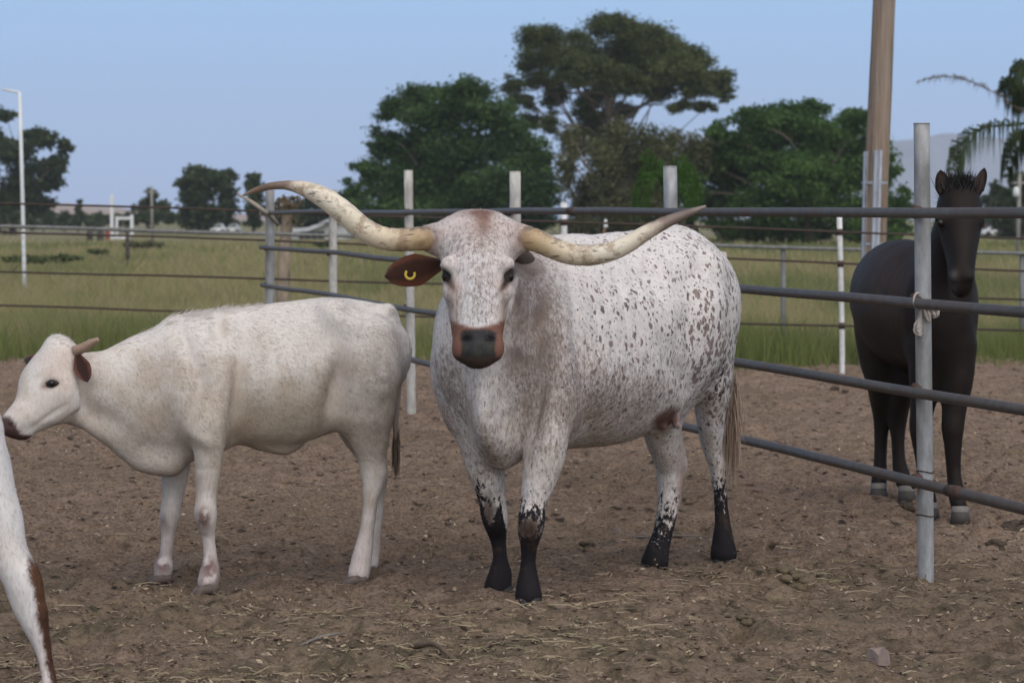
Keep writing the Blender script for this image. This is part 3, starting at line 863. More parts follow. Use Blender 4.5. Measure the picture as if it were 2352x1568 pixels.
def far_poles():
    # tall white pole with a short arm
    Y = 52.0
    b = at(56, 660, Y); b[2] = -.2
    root = empty('lamp_post', b, 'tall white pole with a short arm at its top in the left field', 'pole')
    mb = MB(); mb.tube(np.array([b, at(55, 600, Y), at(51, 430, Y), at(45, 212, Y)]) - b, [.042, .042, .04, .034], 10); link('pole', mb.mesh('pole'), WHITE2, root)
    mb = MB(); mb.tube(np.array([at(46, 213, Y), at(25, 209, Y), at(4, 205, Y)]) - b, [.026, .024, .02], 8); link('arm', mb.mesh('arm'), WHITE2, root)
    # distant poles
    GP = simple('grey_pole_wood', (0.24, 0.22, 0.20), .9, .2, 4)
    for (px0, px1, top, Y, rad, lab) in [(350, 348, 428, 150, .085, 'thin distant utility pole left of the far clump of trees'), (2337, 2342, 398, 92, .085, 'thin distant pole with a white lamp head at the right picture edge')]:
        b = at(px0, 520, Y); b[2] = -.2
        root = empty('distant_pole', b, lab, 'pole')
        t = at(px1, top, Y)
        mb = MB(); mb.tube(np.array([b, t]) - b, [rad, rad * .8], 8); link('pole', mb.mesh('pole'), GP, root)
        mb = MB(); mb.box(t - b - [0, 0, .35], (rad * 7, .08, .09)); link('crossarm', mb.mesh('crossarm', False), GP, root)
        if px0 > 2000:
            mb = MB(); c = at(2333, 440, Y) - b; mb.tube([c + [0, -.1, .18], c + [0, -.1, .1], c + [0, -.1, -.12], c + [0, -.1, -.2]], [.03, .1, .13, .06], 10); link('lamp', mb.mesh('lamp'), WHITE2, root)
    # stakes in the field
    DK = simple('dark_stake_wood', (0.07, 0.06, 0.05), .9, .3, 8)
    Y = 75.0; b = at(293, 585, Y); b[2] = -.2
    o = MB(); o.tube([(0, 0, 0), at(293, 550, Y) - b, at(291, 518, Y) - b], [.07, .065, .05], 8, wob=.05); so = link('stake', o.mesh('stake'), DK, None, b)
    tag(so, 'short dark wooden stake in the field in front of the white frame', 'stake')
    Y = 34.0; b = at(1388, 560, Y); b[2] = -.2
    root = empty('marker_stake', b, 'thin brown stake with two small white knobs, behind the cow near the fence', 'stake')
    mb = MB(); mb.tube(np.array([b, at(1386, 540, Y), at(1391, 512, Y)]) - b, .018, 8); link('stake', mb.mesh('stake'), simple('brown_stake', (.17, .10, .06), .8, .3, 9), root)
    for py, rr in ((519, .032), (508, .026)):
        mb = MB(); c = at(1391, py, Y) - b; mb.tube([c - [0, 0, rr], c - [0, 0, rr * .5], c, c + [0, 0, rr * .5], c + [0, 0, rr]], np.array([.2, .85, 1, .85, .2]) * rr, 10); link('knob', mb.mesh('knob'), WHITE2, root)
    # leaning stick at the corner post and its stub
    STK = simple('pale_stick', (0.30, 0.26, 0.21), .9, .25, 12)
    Y = 24.6; a, c = at(546, 446, Y), at(612, 489, Y - .0); e = at(638, 515, Y + .5)
    mb = MB(); mb.tube(cr([a, (a + c) / 2 + [0, 0, .01], c, e], 4) - c, [.014] * 3 + [.02] * 10, 8)
    tag(link('stick', mb.mesh('stick'), STK, None, c), 'thin pale stick tied slanting across the grey corner post', 'stick')
far_poles()

def far_things():
    # white jump-like frame
    Y = 185.0
    b = at(280, 548, Y); b[2] = -.15
    root = empty('gate_frame', b, 'white post and beam frame with a low panel, on the far field edge', 'frame')
    def bar(nm, x, y0, y1, wpx, dy=0):
        mb = MB(); A = at(x, y1, Y) - b; B = at(x, y0, Y) - b
        mb.box(((A[0] + B[0]) / 2, dy, (A[2] + B[2]) / 2), (wpx / F * Y, .18, abs(B[2] - A[2]))); link(nm, mb.mesh(nm, False), WHITE2, root)
    bar('tall_post', 257, 446, 552, 7); bar('post', 267, 497, 540, 6, .25); bar('post', 302, 493, 540, 7, .2)
    mb = MB(); A = at(267, 501, Y) - b; B = at(302, 500, Y) - b; mb.box(((A[0] + B[0]) / 2, .2, (A[2] + B[2]) / 2 - .02), (B[0] - A[0], .14, .2)); link('beam', mb.mesh('beam', False), WHITE2, root)
    mb = MB(); A = at(280, 544, Y) - b; mb.box((A[0], -.2, A[2]), (1.25, .12, .34)); link('panel', mb.mesh('panel', False), WHITE2, root)
    # drums
    for px, wd, col, lab in ((206, 14, (.035, .035, .035), 'black rounded drum, leftmost by the white frame'), (230, 15, (.05, .045, .04), 'dark drum beside the red one'), (248, 11, (.28, .06, .05), 'faded red drum beside the white frame')):
        Yd = 180.; c = at(px, 553, Yd); c[2] = -.15
        w2 = wd / F * Yd / 2
        mb = MB(); mb.tube([(0, 0, 0), (0, 0, .02), (0, 0, .3), (0, 0, .33), (0, 0, .62), (0, 0, .68)], [w2 * .95, w2, w2, w2 * 1.06, w2, w2 * .9], 14)
        dm = simple('drum_paint', col, .6, .2, 6)
        o = empty('drum', c, lab, 'drum', 'drums by the white frame'); link('shell', mb.mesh('shell'), dm, o)
        mb = MB(); mb.tube([(0, 0, .66), (0, 0, .7)], [w2 * .97, w2 * .97], 14, caps=False); link('rim', mb.mesh('rim'), dm, o)
    # white roofed building
    Y = 165.
    b = at(728, 548, Y); b[2] = -.15
    root = empty('shed', b, 'low shed with a pale sloping roof and white walls, seen under the long horn', 'shed')
    k = F / Y
    ROOF = simple('pale_roof', (.55, .56, .58), .55, .08, 2, bump=0); DKP = simple('dark_opening', (.06, .06, .065), .8, .2, 3, bump=0)
    def slab(pts, dy0, dy1):
        P = np.array([at(x, y, Y) - b for x, y in pts]); n = len(P)
        v = np.concatenate([P + [0, dy0, 0], P + [0, dy1, 0]])
        mb = MB()
        q = [[i, (i + 1) % n, n + (i + 1) % n, n + i] for i in range(n)]
        mb.add(v, np.array(q))
        if n == 4: mb.add(v, np.array([[0, 1, 2, 3], [7, 6, 5, 4]]))
        else: mb.add(v, None, np.array([[0, i, i + 1] for i in range(1, n - 1)] + [[n, n + i + 1, n + i] for i in range(1, n - 1)]))
        return mb
    link('roof', slab([(668, 525), (712, 522), (765, 500), (800, 500), (800, 506), (766, 508), (714, 530), (668, 534)], -1.6, 3.).mesh('roof', False), ROOF, root)
    link('wall', slab([(672, 534), (714, 530), (766, 508), (798, 506), (798, 549), (672, 549)], -1., 2.6).mesh('wall', False), WHITE2, root)
    link('opening', slab([(690, 535), (716, 532), (748, 530), (748, 549), (690, 549)], -1.06, -.99).mesh('opening', False), DKP, root)
    link('door', slab([(757, 526), (768, 526), (768, 549), (757, 549)], -1.07, -.99).mesh('door', False), ROOF, root)
    # parked cars on the far road
    tyre = simple('tyre_rubber', (.02, .02, .02), .8, .1, 5); glass = simple('car_glass', (.03, .035, .04), .15, .1, 3, spec=.6, bump=0)
    cw = simple('car_white', (.6, .6, .6), .35, .04, 2, bump=0)
    def car(px, Y, ln, lab):
        b = at(px, 520, Y); b[2] = -.06
        root = empty('parked_car', b, lab, 'car', 'white cars on the far road'); root.scale = (.8, .8, .72)
        prof = [(-.5, .3), (-.5, .62), (-.42, .8), (-.26, .86), (-.12, 1.3), (.2, 1.36), (.36, .92), (.5, .82), (.5, .3)]
        P = np.array([(x * ln, z) for x, z in prof]); n = len(P)
        v = np.concatenate([np.stack([P[:, 0], np.full(n, y * (1 - .12 * (P[:, 1] > 1))), P[:, 1]], 1) for y in (-.85, .85)])
        mb = MB(); mb.add(v, np.array([[i, (i + 1) % n, n + (i + 1) % n, n + i] for i in range(n)]), np.array([[0, i + 1, i] for i in range(1, n - 1)] + [[n, n + i, n + i + 1] for i in range(1, n - 1)]))
        link('body', mb.mesh('body', False), cw, root)
        mb = MB(); mb.add(np.array([(-.22 * ln, -.862, .9), (.3 * ln, -.862, .94), (.18 * ln, -.762, 1.29), (-.1 * ln, -.762, 1.25)]), np.array([[0, 1, 2, 3]])); link('side_window', mb.mesh('side_window', False), glass, root)
        for x in (-.31, .31):
            for y in (-.86, .7):
                mb = MB(); mb.tube([(x * ln, y - .02, .3), (x * ln, y + .16, .3)], .31, 14); link('wheel', mb.mesh('wheel'), tyre, root)
    car(503, 236, 1.7, 'small white car left of the other far white car'); car(536, 237, 1.9, 'small white car nearer the curved horn tip')
    car(2288, 205, 3.0, 'pale parked car showing behind the nose of the black horse')
far_things()
# ---------------------------------------------------------------- animals: one skin grown from lofted muscle masses
def sec(px, py, Y, rx, rz=None):
    """loft section from picture measures"""
    s = F / Y
    return (*at(px, py, Y), rx / s, (rz if rz is not None else rx) / s)

class Skin:
    def __init__(s, lo, hi, h):
        s.lo = np.asarray(lo, float); s.h = h
        s.n = np.ceil((np.asarray(hi) - s.lo) / h).astype(int) + 1
        s.f = np.full(s.n, 1.0, np.float32)
    def loft(s, secs, side=(1, 0, 0), k=0.04, sub=5, neg=False, pad=0.06):
        P = np.array(secs, float)
        if len(P) > 1: P = cr(P, sub)
        P[:, 3:] = np.maximum(P[:, 3:], 0.004)
        R = P[:, 3:].max()
        lo = np.maximum(((P[:, :3].min(0) - R - pad - s.lo) / s.h).astype(int), 0)
        hi = np.minimum(((P[:, :3].max(0) + R + pad - s.lo) / s.h).astype(int) + 2, s.n)
        if (hi <= lo).any(): return s
        d = np.full(hi - lo, 1.0, np.float32)
        side = np.asarray(side, float)
        for i in range(max(1, len(P) - 1)):
            a = P[i, :3]; b = P[min(i + 1, len(P) - 1), :3]
            ab = b - a; L = np.linalg.norm(ab)
            dr = ab / L if L > 1e-6 else np.array([0, 0, 1.0])
            u = side - dr * np.dot(side, dr); u /= np.linalg.norm(u) + 1e-9
            v = np.cross(dr, u)
            ra, rb = P[i, 3:], P[min(i + 1, len(P) - 1), 3:]
            Rm = max(ra.max(), rb.max())
            l2 = np.maximum(((np.minimum(a, b) - Rm - pad - s.lo) / s.h).astype(int), lo)
            h2 = np.minimum(((np.maximum(a, b) + Rm + pad - s.lo) / s.h).astype(int) + 2, hi)
            if (h2 <= l2).any(): continue
            g = [(np.arange(l2[c], h2[c]) * s.h + s.lo[c] - a[c]).astype(np.float32) for c in range(3)]
            X, Y_, Z = g[0][:, None, None], g[1][None, :, None], g[2][None, None, :]
            w_ = X * dr[0] + Y_ * dr[1] + Z * dr[2]
            qu = X * u[0] + Y_ * u[1] + Z * u[2]
            qv = X * v[0] + Y_ * v[1] + Z * v[2]
            t = np.clip(w_ / max(L, 1e-6), 0, 1)
            qw = w_ - t * L
            ru = ra[0] + (rb[0] - ra[0]) * t; rv = ra[1] + (rb[1] - ra[1]) * t
            rw = np.minimum(ru, rv)
            A = (qu / ru) ** 2 + (qv / rv) ** 2 + (qw / rw) ** 2
            B = (qu / ru ** 2) ** 2 + (qv / rv ** 2) ** 2 + (qw / rw ** 2) ** 2
            k0 = np.sqrt(A)
            dd = k0 * (k0 - 1) / np.sqrt(B + 1e-9)
            sl = tuple(slice(l2[c] - lo[c], h2[c] - lo[c]) for c in range(3))
            d[sl] = np.minimum(d[sl], dd)
        sl = tuple(slice(lo[c], hi[c]) for c in range(3))
        f = s.f[sl]
        if neg:
            d = -d
            hh = np.maximum(k - np.abs(f - d), 0) / k
            s.f[sl] = np.maximum(f, d) + hh * hh * k * 0.25
        else:
            hh = np.maximum(k - np.abs(f - d), 0) / k
            s.f[sl] = np.minimum(f, d) - hh * hh * k * 0.25
        return s
    def ball(s, px, py, Y, rx, ry=None, rz=None, k=0.04, neg=False):
        q = sec(px, py, Y, rx, ry)
        ry_ = (ry if ry is not None else rx) * Y / F
        rz_ = (rz if rz is not None else rx) * Y / F
        # ellipsoid with half sizes rx (x), rz (depth), ry (height)
        c = np.array(q[:3]); hy = np.array([0, 0, 1.0])
        e = max(0.0005, ry_ - min(rx * Y / F, rz_))
        s.loft([(*(c - hy * e), rx * Y / F, rz_), (*(c + hy * e), rx * Y / F, rz_)], k=k, neg=neg, sub=1)
        return s
    def surface(s, smooth=2):
        f = s.f; ins = f < 0
        c = [ins[i:f.shape[0] - 1 + i, j:f.shape[1] - 1 + j, k:f.shape[2] - 1 + k] for i in (0, 1) for j in (0, 1) for k in (0, 1)]
        anyi = np.logical_or.reduce(c); alli = np.logical_and.reduce(c)
        cell = anyi & ~alli
        idx = np.argwhere(cell)
        num = np.full(cell.shape, -1, np.int32); num[cell] = np.arange(len(idx))
        off = np.array([(i, j, k) for i in (0, 1) for j in (0, 1) for k in (0, 1)])
        cv = np.stack([f[idx[:, 0] + o[0], idx[:, 1] + o[1], idx[:, 2] + o[2]] for o in off], 1)
        acc = np.zeros((len(idx), 3)); cnt = np.zeros(len(idx))
        for a in range(8):
            for b in range(a + 1, 8):
                if np.abs(off[a] - off[b]).sum() != 1: continue
                m = (cv[:, a] < 0) != (cv[:, b] < 0)
                t = cv[m, a] / (cv[m, a] - cv[m, b])
                acc[m] += off[a] + (off[b] - off[a]) * t[:, None]; cnt[m] += 1
        V = (idx + acc / cnt[:, None]) * s.h + s.lo
        Q = []
        for ax in range(3):
            sl0 = [slice(1, -1)] * 3; sl0[ax] = slice(0, -1)
            sl1 = [slice(1, -1)] * 3; sl1[ax] = slice(1, None)
            a_, b_ = ins[tuple(sl0)], ins[tuple(sl1)]
            e = np.argwhere(a_ != b_)
            sgn = a_[a_ != b_]
            e = e + np.array([0 if c_ == ax else 1 for c_ in range(3)])
            o1, o2 = [c_ for c_ in range(3) if c_ != ax]
            d1 = np.eye(3, dtype=int)[o1]; d2 = np.eye(3, dtype=int)[o2]
            def gg(x): return num[x[:, 0], x[:, 1], x[:, 2]]
            q = np.stack([gg(e - d1 - d2), gg(e - d2), gg(e), gg(e - d1)], 1)
            flip = sgn if ax != 1 else ~sgn
            q[~flip] = q[~flip][:, ::-1]
            Q.append(q)
        Q = np.concatenate(Q); Q = Q[(Q >= 0).all(1)]
        # light relaxation
        for _ in range(smooth):
            sm = np.zeros_like(V); ct = np.zeros(len(V))
            for i, j in ((0, 1), (1, 2), (2, 3), (3, 0)):
                np.add.at(sm, Q[:, i], V[Q[:, j]]); np.add.at(ct, Q[:, i], 1)
                np.add.at(sm, Q[:, j], V[Q[:, i]]); np.add.at(ct, Q[:, j], 1)
            V = V * 0.5 + 0.5 * sm / np.maximum(ct, 1)[:, None]
        return V, Q
def pix(V):
    return 1176 + F * V[:, 0] / V[:, 1], 500 + F * (H - V[:, 2]) / V[:, 1]
def vnormals(V, Q):
    n = np.cross(V[Q[:, 2]] - V[Q[:, 0]], V[Q[:, 3]] - V[Q[:, 1]])
    N = np.zeros_like(V)
    for i in range(4): np.add.at(N, Q[:, i], n)
    return N / (np.linalg.norm(N, axis=1)[:, None] + 1e-12)
def blob(px, py, cx, cy, rx, ry=None, p=1.0):
    ry = rx if ry is None else ry
    return np.exp(-(((px - cx) / rx) ** 2 + ((py - cy) / ry) ** 2) ** p)
def lerp(c, m, col):
    return c * (1 - m[:, None]) + np.asarray(col) * m[:, None]

def coat_material(name, spots=False, rough=0.75, spec=0.2, sheen=0.0, grain=0.16):
    """colour comes from markings with some painted shade and sheen: 'coat' plus flecks (mask r), roan (mask g), ragged black (mask b)"""
    g = G(name)
    coat = g.attr('coat').outputs['Color']
    v = g.obj()
    hairv = g.obj((1, 1, 0.3), (0.3, 0.15, 0.4))
    fine = g.noise(hairv, 130, 4, 0.7)
    c = g.mix(g.ramp(fine, [(0.25, grain * 2.2), (0.55, 0.0)]), coat, g.mix(1.0, coat, (0.45, 0.42, 0.40), 'MULTIPLY'))
    if spots:
        m = g.n('SeparateColor', _0=g.attr('mask').outputs['Color'])
        R, Gn, B = m.outputs[0], m.outputs[1], m.outputs[2]
        wob = g.n('TexNoise', Vector=v, Scale=22.0, Detail=3.0).outputs[1]
        dv = g.n('VectorMath', {'operation': 'MULTIPLY_ADD'}); g.set(dv.inputs[0], wob); dv.inputs[1].default_value = (.045,) * 3; g.set(dv.inputs[2], v)
        mp = g.n('Mapping', Vector=dv.outputs[0]); mp.inputs['Scale'].default_value = (1.0, 1.0, 0.62); mp.inputs['Rotation'].default_value = (0.0, 0.45, 0.2)
        for sc, amp in ((40.0, 0.60), (66.0, 0.52)):
            vo = g.n('TexVoronoi', Vector=mp.outputs[0], Scale=sc)
            col = g.n('SeparateColor', _0=vo.outputs['Color'])
            thr = g.math('MULTIPLY', g.math('MULTIPLY', R, amp), g.ramp(col.outputs[0], [(0.28, 0.0), (0.42, 0.45), (1.0, 1.0)]))
            inside = g.ss(g.math('SUBTRACT', thr, vo.outputs['Distance']), -0.06, 0.10)
            tone = g.mix(col.outputs[1], (0.075, 0.062, 0.060), (0.205, 0.14, 0.12))
            c = g.mix(g.math('MULTIPLY', inside, 0.86), c, tone)
        rn = g.noise(g.obj((1, 1, 0.42), (0.2, 0.4, 0)), 74, 5, 0.8)
        rl = g.noise(v, 7, 3, 0.6)
        rm = g.ss(g.math('ADD', rn, g.math('MULTIPLY', Gn, g.math('MULTIPLY_ADD', rl, 0.5, 0.08))), 0.54, 0.84)
        rf = g.noise(g.obj((1, 1, 0.35), (0.3, 0.1, 0)), 120, 3, 0.8)
        tone = g.mix(g.ss(rl, .4, .6), (0.13, 0.10, 0.093), (0.19, 0.138, 0.11))
        c = g.mix(g.math('MULTIPLY', rm, g.math('MULTIPLY_ADD', g.ss(rf, .34, .62), 0.62, 0.30)), c, tone)
        bn = g.noise(g.obj((1, 1, 0.6)), 52, 4, 0.75)
        bm = g.ss(g.math('ADD', g.math('MULTIPLY_ADD', bn, 1.7, -0.35), g.math('MULTIPLY', B, 0.75)), 0.72, 0.86)
        c = g.mix(bm, c, g.mix(g.ss(g.noise(v, 16, 3, .6), .54, .72), (0.014, 0.012, 0.013), (0.042, 0.027, 0.020)))
    g.P(Base_Color=c, Roughness=rough, Specular_IOR_Level=spec)
    if sheen: g.P(Sheen_Weight=sheen, Sheen_Roughness=0.5)
    g.bump(fine, 0.35, 0.004)
    return g.m

def hair(name, V, Q, N, flow, dens, length, width, mat, attrs, root, b, seed, lift=0.25):
    """short coat hairs standing on the skin"""
    r = np.random.default_rng(seed)
    tri = np.cross(V[Q[:, 1]] - V[Q[:, 0]], V[Q[:, 3]] - V[Q[:, 0]]); ar = np.linalg.norm(tri, axis=1)
    pd = ar * dens(V[Q[:, 0]]); n = int(pd.sum())
    f = r.choice(len(Q), n, p=pd / pd.sum())
    u, w_ = r.random((2, n, 1))
    A, B, C_, D = (V[Q[f, i]] for i in range(4))
    P = A * (1 - u) * (1 - w_) + B * u * (1 - w_) + C_ * u * w_ + D * (1 - u) * w_
    nn = N[Q[f, 0]]
    d = flow(P) + r.normal(size=(n, 3)) * 0.22
    d -= nn * np.sum(d * nn, 1)[:, None]; d /= np.linalg.norm(d, axis=1)[:, None] + 1e-9
    lf = np.abs(r.normal(lift, 0.07, (n, 1)))
    dd = d + nn * lf; dd /= np.linalg.norm(dd, axis=1)[:, None]
    L = (length(P) * r.uniform(.6, 1.35, n))[:, None]
    sd = np.cross(d, nn) * width
    vv = np.stack([P - sd - nn * .002, P + sd - nn * .002, P + dd * L], 1).reshape(-1, 3)
    me = mesh_np(name, vv - b, np.arange(n * 3).reshape(-1, 3), True)
    # hair takes the shading of the skin it grows on
    nor = np.repeat(nn * 1.0 + d * 0.10 + r.normal(size=(n, 3)) * .09, 3, 0); nor /= np.linalg.norm(nor, axis=1)[:, None]
    me.normals_split_custom_set_from_vertices(nor.astype(np.float32).tolist())
    for k, a in attrs.items():
        set_attr(me, k, np.repeat(np.clip(a[Q[f, 0]] * r.uniform(.84, 1.10, (n, 1)), 0, 1), 3, 0))
    o = link(name, me, mat, root); o['kind'] = 'stuff'
    return o

def hide(root, b, V, Q, mat, attrs):
    me = mesh_np('body', V - b, Q)
    for k, a in attrs.items(): set_attr(me, k, a)
    return link('body', me, mat, root)

EYE = G('dark_eye').P(Base_Color=(0.010, 0.007, 0.006), Roughness=0.22, Specular_IOR_Level=0.35).m
def eye(root, b, c, rad, name='eye'):
    mb = MB(); t = np.linspace(-1, 1, 9)
    mb.tube([np.asarray(c) - b + [0, 0, rad * x] for x in np.sin(t * np.pi / 2)], np.maximum(np.cos(t * np.pi / 2), .03) * rad, 14)
    return link(name, mb.mesh(name), EYE, root)

def horn_mesh(b, pts, Y, colf, rough_seed):
    P = cr(np.array([(*at(x, y, Y + dy), r * (Y + dy) / F) for x, y, r, dy in pts]), 8)
    n = len(P); t = np.linspace(0, 1, n)
    ring = 1 + 0.018 * np.sin(t * 150) * (1 - t) + 0.02 * (fbm(np.stack([t * 30, t * 0], 1), 3) - .5)
    mb = MB(); mb.tube(P[:, :3] - b, P[:, 3] * ring, 18)
    me = mb.mesh('horn')
    tt = np.concatenate([np.repeat(t, 18), [0, 1]])
    ang = np.concatenate([np.tile(np.arange(18) / 18, n), [0, 0]])
    set_attr(me, 'along', np.stack([tt, ang, tt * 0], 1))
    return me
def horn_material():
    g = G('horn')
    s = g.n('SeparateColor', _0=g.attr('along').outputs['Color']); t = s.outputs[0]
    v = g.obj((1, 1, 1))
    n1 = g.noise(v, 16, 5, 0.65); n2 = g.noise(g.obj((.35, 1, 1.6), (0, .6, 0)), 48, 4, .6)
    tj = g.math('ADD', t, g.math('MULTIPLY', g.math('SUBTRACT', n1, .5), .22))
    c = g.ramp(tj, [(0.0, (0.20, 0.115, 0.065)), (0.10, (0.42, 0.30, 0.16)), (0.26, (0.60, 0.50, 0.35)), (0.5, (0.70, 0.635, 0.50)), (0.66, (0.60, 0.52, 0.40)), (0.75, (0.20, 0.145, 0.115)), (0.9, (0.13, 0.095, 0.08)), (1.0, (0.24, 0.21, 0.18))])
    c = g.mix(g.ramp(n2, [(0.60, 0.0), (0.70, 0.8)]), c, (0.06, 0.045, 0.038))
    topm = g.math('MULTIPLY', g.ss(g.n('SeparateXYZ', Vector=g.n('NewGeometry').outputs['Normal']).outputs[2], .35, .95), g.ss(g.noise(v, 26, 4, .7), .42, .6))
    c = g.mix(g.math('MULTIPLY', topm, g.ss(t, .62, .1)), c, (0.13, 0.105, 0.10))
    # brown blotches scattered by noise
    nz = g.n('SeparateXYZ', Vector=g.n('NewGeometry').outputs['Normal']).outputs[2]
    c = g.mix(g.math('MULTIPLY', g.ss(n1, .50, .64), .65), c, (0.21, 0.12, 0.06))
    g.P(Base_Color=c, Roughness=0.42, Specular_IOR_Level=0.4)
    g.bump(n2, 0.25, 0.003)
    return g.m
HORN = horn_material()

def ear_mesh(b, base, tip, width, up, cup=0.35, thick=0.006, n=12, m=9, notch=0.0):
    """leaf shaped cupped ear from base to tip; 'up' is the direction across the blade, opening faces -normal"""
    base, tip, up = np.asarray(base, float), np.asarray(tip, float), np.asarray(up, float)
    ax = tip - base; L = np.linalg.norm(ax); ax /= L
    up = up - ax * np.dot(up, ax); up /= np.linalg.norm(up)
    nr = np.cross(ax, up)
    V, al = [], []
    for sgn in (1, -1):
        for i in range(n + 1):
            t = i / n
            w_ = width * (0.26 + 1.3 * t) if t < .4 else width * (0.42 + .36) * (1 - ((t - .4) / .6) ** 2.3) ** .62
            for j in range(m + 1):
                q = j / m * 2 - 1
                dep = cup * width * (q * q) * (1 - .4 * t)
                V.append(base + ax * t * L + up * q * w_ + nr * (dep + sgn * thick * (1 - q * q) * (1 - t * t)) + nr * (.06 * L * t * t))
                al.append((t, (q + 1) / 2, 1 if sgn < 0 else 0))
    k = (n + 1) * (m + 1)
    a = np.arange(n)[:, None] * (m + 1) + np.arange(m)[None]
    q1 = np.stack([a, a + 1, a + m + 2, a + m + 1], -1).reshape(-1, 4)
    me = mesh_np('ear', np.array(V) - b, np.concatenate([q1, q1[:, ::-1] + k]))
    set_attr(me, 'along', np.array(al))
    return me
def tassel(root, b, P0, P1, n, spread, length, width, cols, r, name='tassel'):
    f = r.random(n)[:, None]
    base = np.asarray(P0) * (1 - f) + np.asarray(P1) * f + r.normal(size=(n, 3)) * spread * .35
    d = np.array([0, 0, -1.0]) + r.normal(size=(n, 3)) * spread * 3.0
    L = length * r.uniform(.6, 1.2, (n, 1))
    m = base + d * L * .5 + r.normal(size=(n, 3)) * spread * .3; e = m + (d * [.5, .5, 1]) * L * .5
    sv = r.normal(size=(n, 3)) * [1, 1, 0]; sv /= np.linalg.norm(sv, axis=1)[:, None]; sv *= width / 2
    V = np.stack([base - sv, base + sv, m + sv, m - sv, e], 1).reshape(-1, 3); bb = np.arange(n)[:, None] * 5
    me = mesh_np(name, V - b, [bb + np.array([[0, 1, 2, 3]]), bb + np.array([[3, 2, 4]])])
    t = r.random((n, 1)); set_attr(me, 'coat', np.repeat(np.asarray(cols[0]) * (1 - t) + np.asarray(cols[1]) * t, 5, 0))
    set_attr(me, 'mask', np.zeros((n * 5, 3)))
    o = link(name, me, None, root); return o

def rblob(px, py, cx, cy, rl, rw, ang, p_=1.0):
    ca, sa = math.cos(ang), math.sin(ang)
    u = (px - cx) * ca + (py - cy) * sa; v = -(px - cx) * sa + (py - cy) * ca
    return np.exp(-((u / rl) ** 2 + (v / rw) ** 2) ** p_)
def sculpt(V, N, dents):
    """raise or sink the skin on the side towards the picture: (x, y, r long, r across, angle, metres)"""
    px, py = pix(V); f = np.clip(-N[:, 1] * 2.2, 0, 1)
    d = np.zeros(len(V))
    for (x, y, rl, rw, a, m) in dents: d += 1.45 * m * rblob(px, py, x, y, rl, rw, a)
    return V + N * (d * f)[:, None]

def eyelid(root, b, c, n, t, ang, ln, wd, mat, bulge=.35):
    """dark almond of lid skin the eyeball sits in"""
    n = np.asarray(n, float) / np.linalg.norm(n); t = np.asarray(t, float); t = t - n * np.dot(t, n); t /= np.linalg.norm(t)
    z = np.cross(n, t); z = z if z[2] > 0 else -z
    U = t * math.cos(ang) - z * math.sin(ang); W = t * math.sin(ang) + z * math.cos(ang)
    V = []
    for i in range(13):
        u = i / 12 * 2 - 1; h_ = (1 - u * u) ** .8
        for j in range(7):
            v = j / 6 * 2 - 1
            V.append(np.asarray(c) + U * u * ln + W * v * wd * h_ + n * (1 - v * v) * h_ * wd * bulge - n * .004)
    a = np.arange(12)[:, None] * 7 + np.arange(6)[None]
    q = np.stack([a, a + 1, a + 8, a + 7], -1).reshape(-1, 4)
    return link('eyelid', mesh_np('eyelid', np.array(V) - b, q), mat, root)
LID = simple('eyelid_skin', (.030, .019, .016), .55, .3, 80, bump=.4)
DULLCOAT = coat_material('tail_hair', False, 0.8, 0.1)
def hoof(root, b, px, py, Y, face, size, mat, split=True, z=None):
    """cloven (or whole) hoof standing on the ground at a picture point"""
    c = at(px, py, Y); c[2] = -0.014 if z is None else z
    f = np.array([face[0], face[1], 0.0]); f /= np.linalg.norm(f); sd = np.array([-f[1], f[0], 0])
    for sg in ((-1, 1) if split else (0,)):
        o = c + sd * sg * size * 0.52
        k = 1.0 if split else 1.75
        mb = MB()
        prof = [(-.9, .42), (-.6, .62), (0, .72), (.6, .6), (1.15, .38), (1.4, .14)]
        pts = [o + f * x * size * (1 if split else .95) + sd * -sg * max(0, x) * size * .12 + [0, 0, r_ * size * (1.05 - .2 * max(0, x))] for x, r_ in prof]
        mb.tube(np.array(pts) - b, [r_ * size * k * .8 for x, r_ in prof], 10)
        link('hoof', mb.mesh('hoof'), mat, root)
HOOF = simple('dark_hoof', (0.035, 0.03, 0.028), 0.7, 0.4, 30)
HOOFL = simple('muddy_hoof', (0.13, 0.10, 0.085), 0.8, 0.4, 30)
EARM = {}
def ear_material(name, rim, inner):
    g = G(name); s = g.n('SeparateColor', _0=g.attr('along').outputs['Color'])
    q = g.math('ABSOLUTE', g.math('SUBTRACT', s.outputs[1], .5))
    n1 = g.noise(g.obj(), 60, 4, .7)
    c = g.mix(g.ss(g.math('ADD', q, g.math('MULTIPLY', g.math('SUBTRACT', n1, .5), .3)), .42, .2), rim, inner)
    g.P(Base_Color=c, Roughness=.85, Specular_IOR_Level=.12, Sheen_Weight=.2); g.bump(n1, .5, .004)
    return g.m

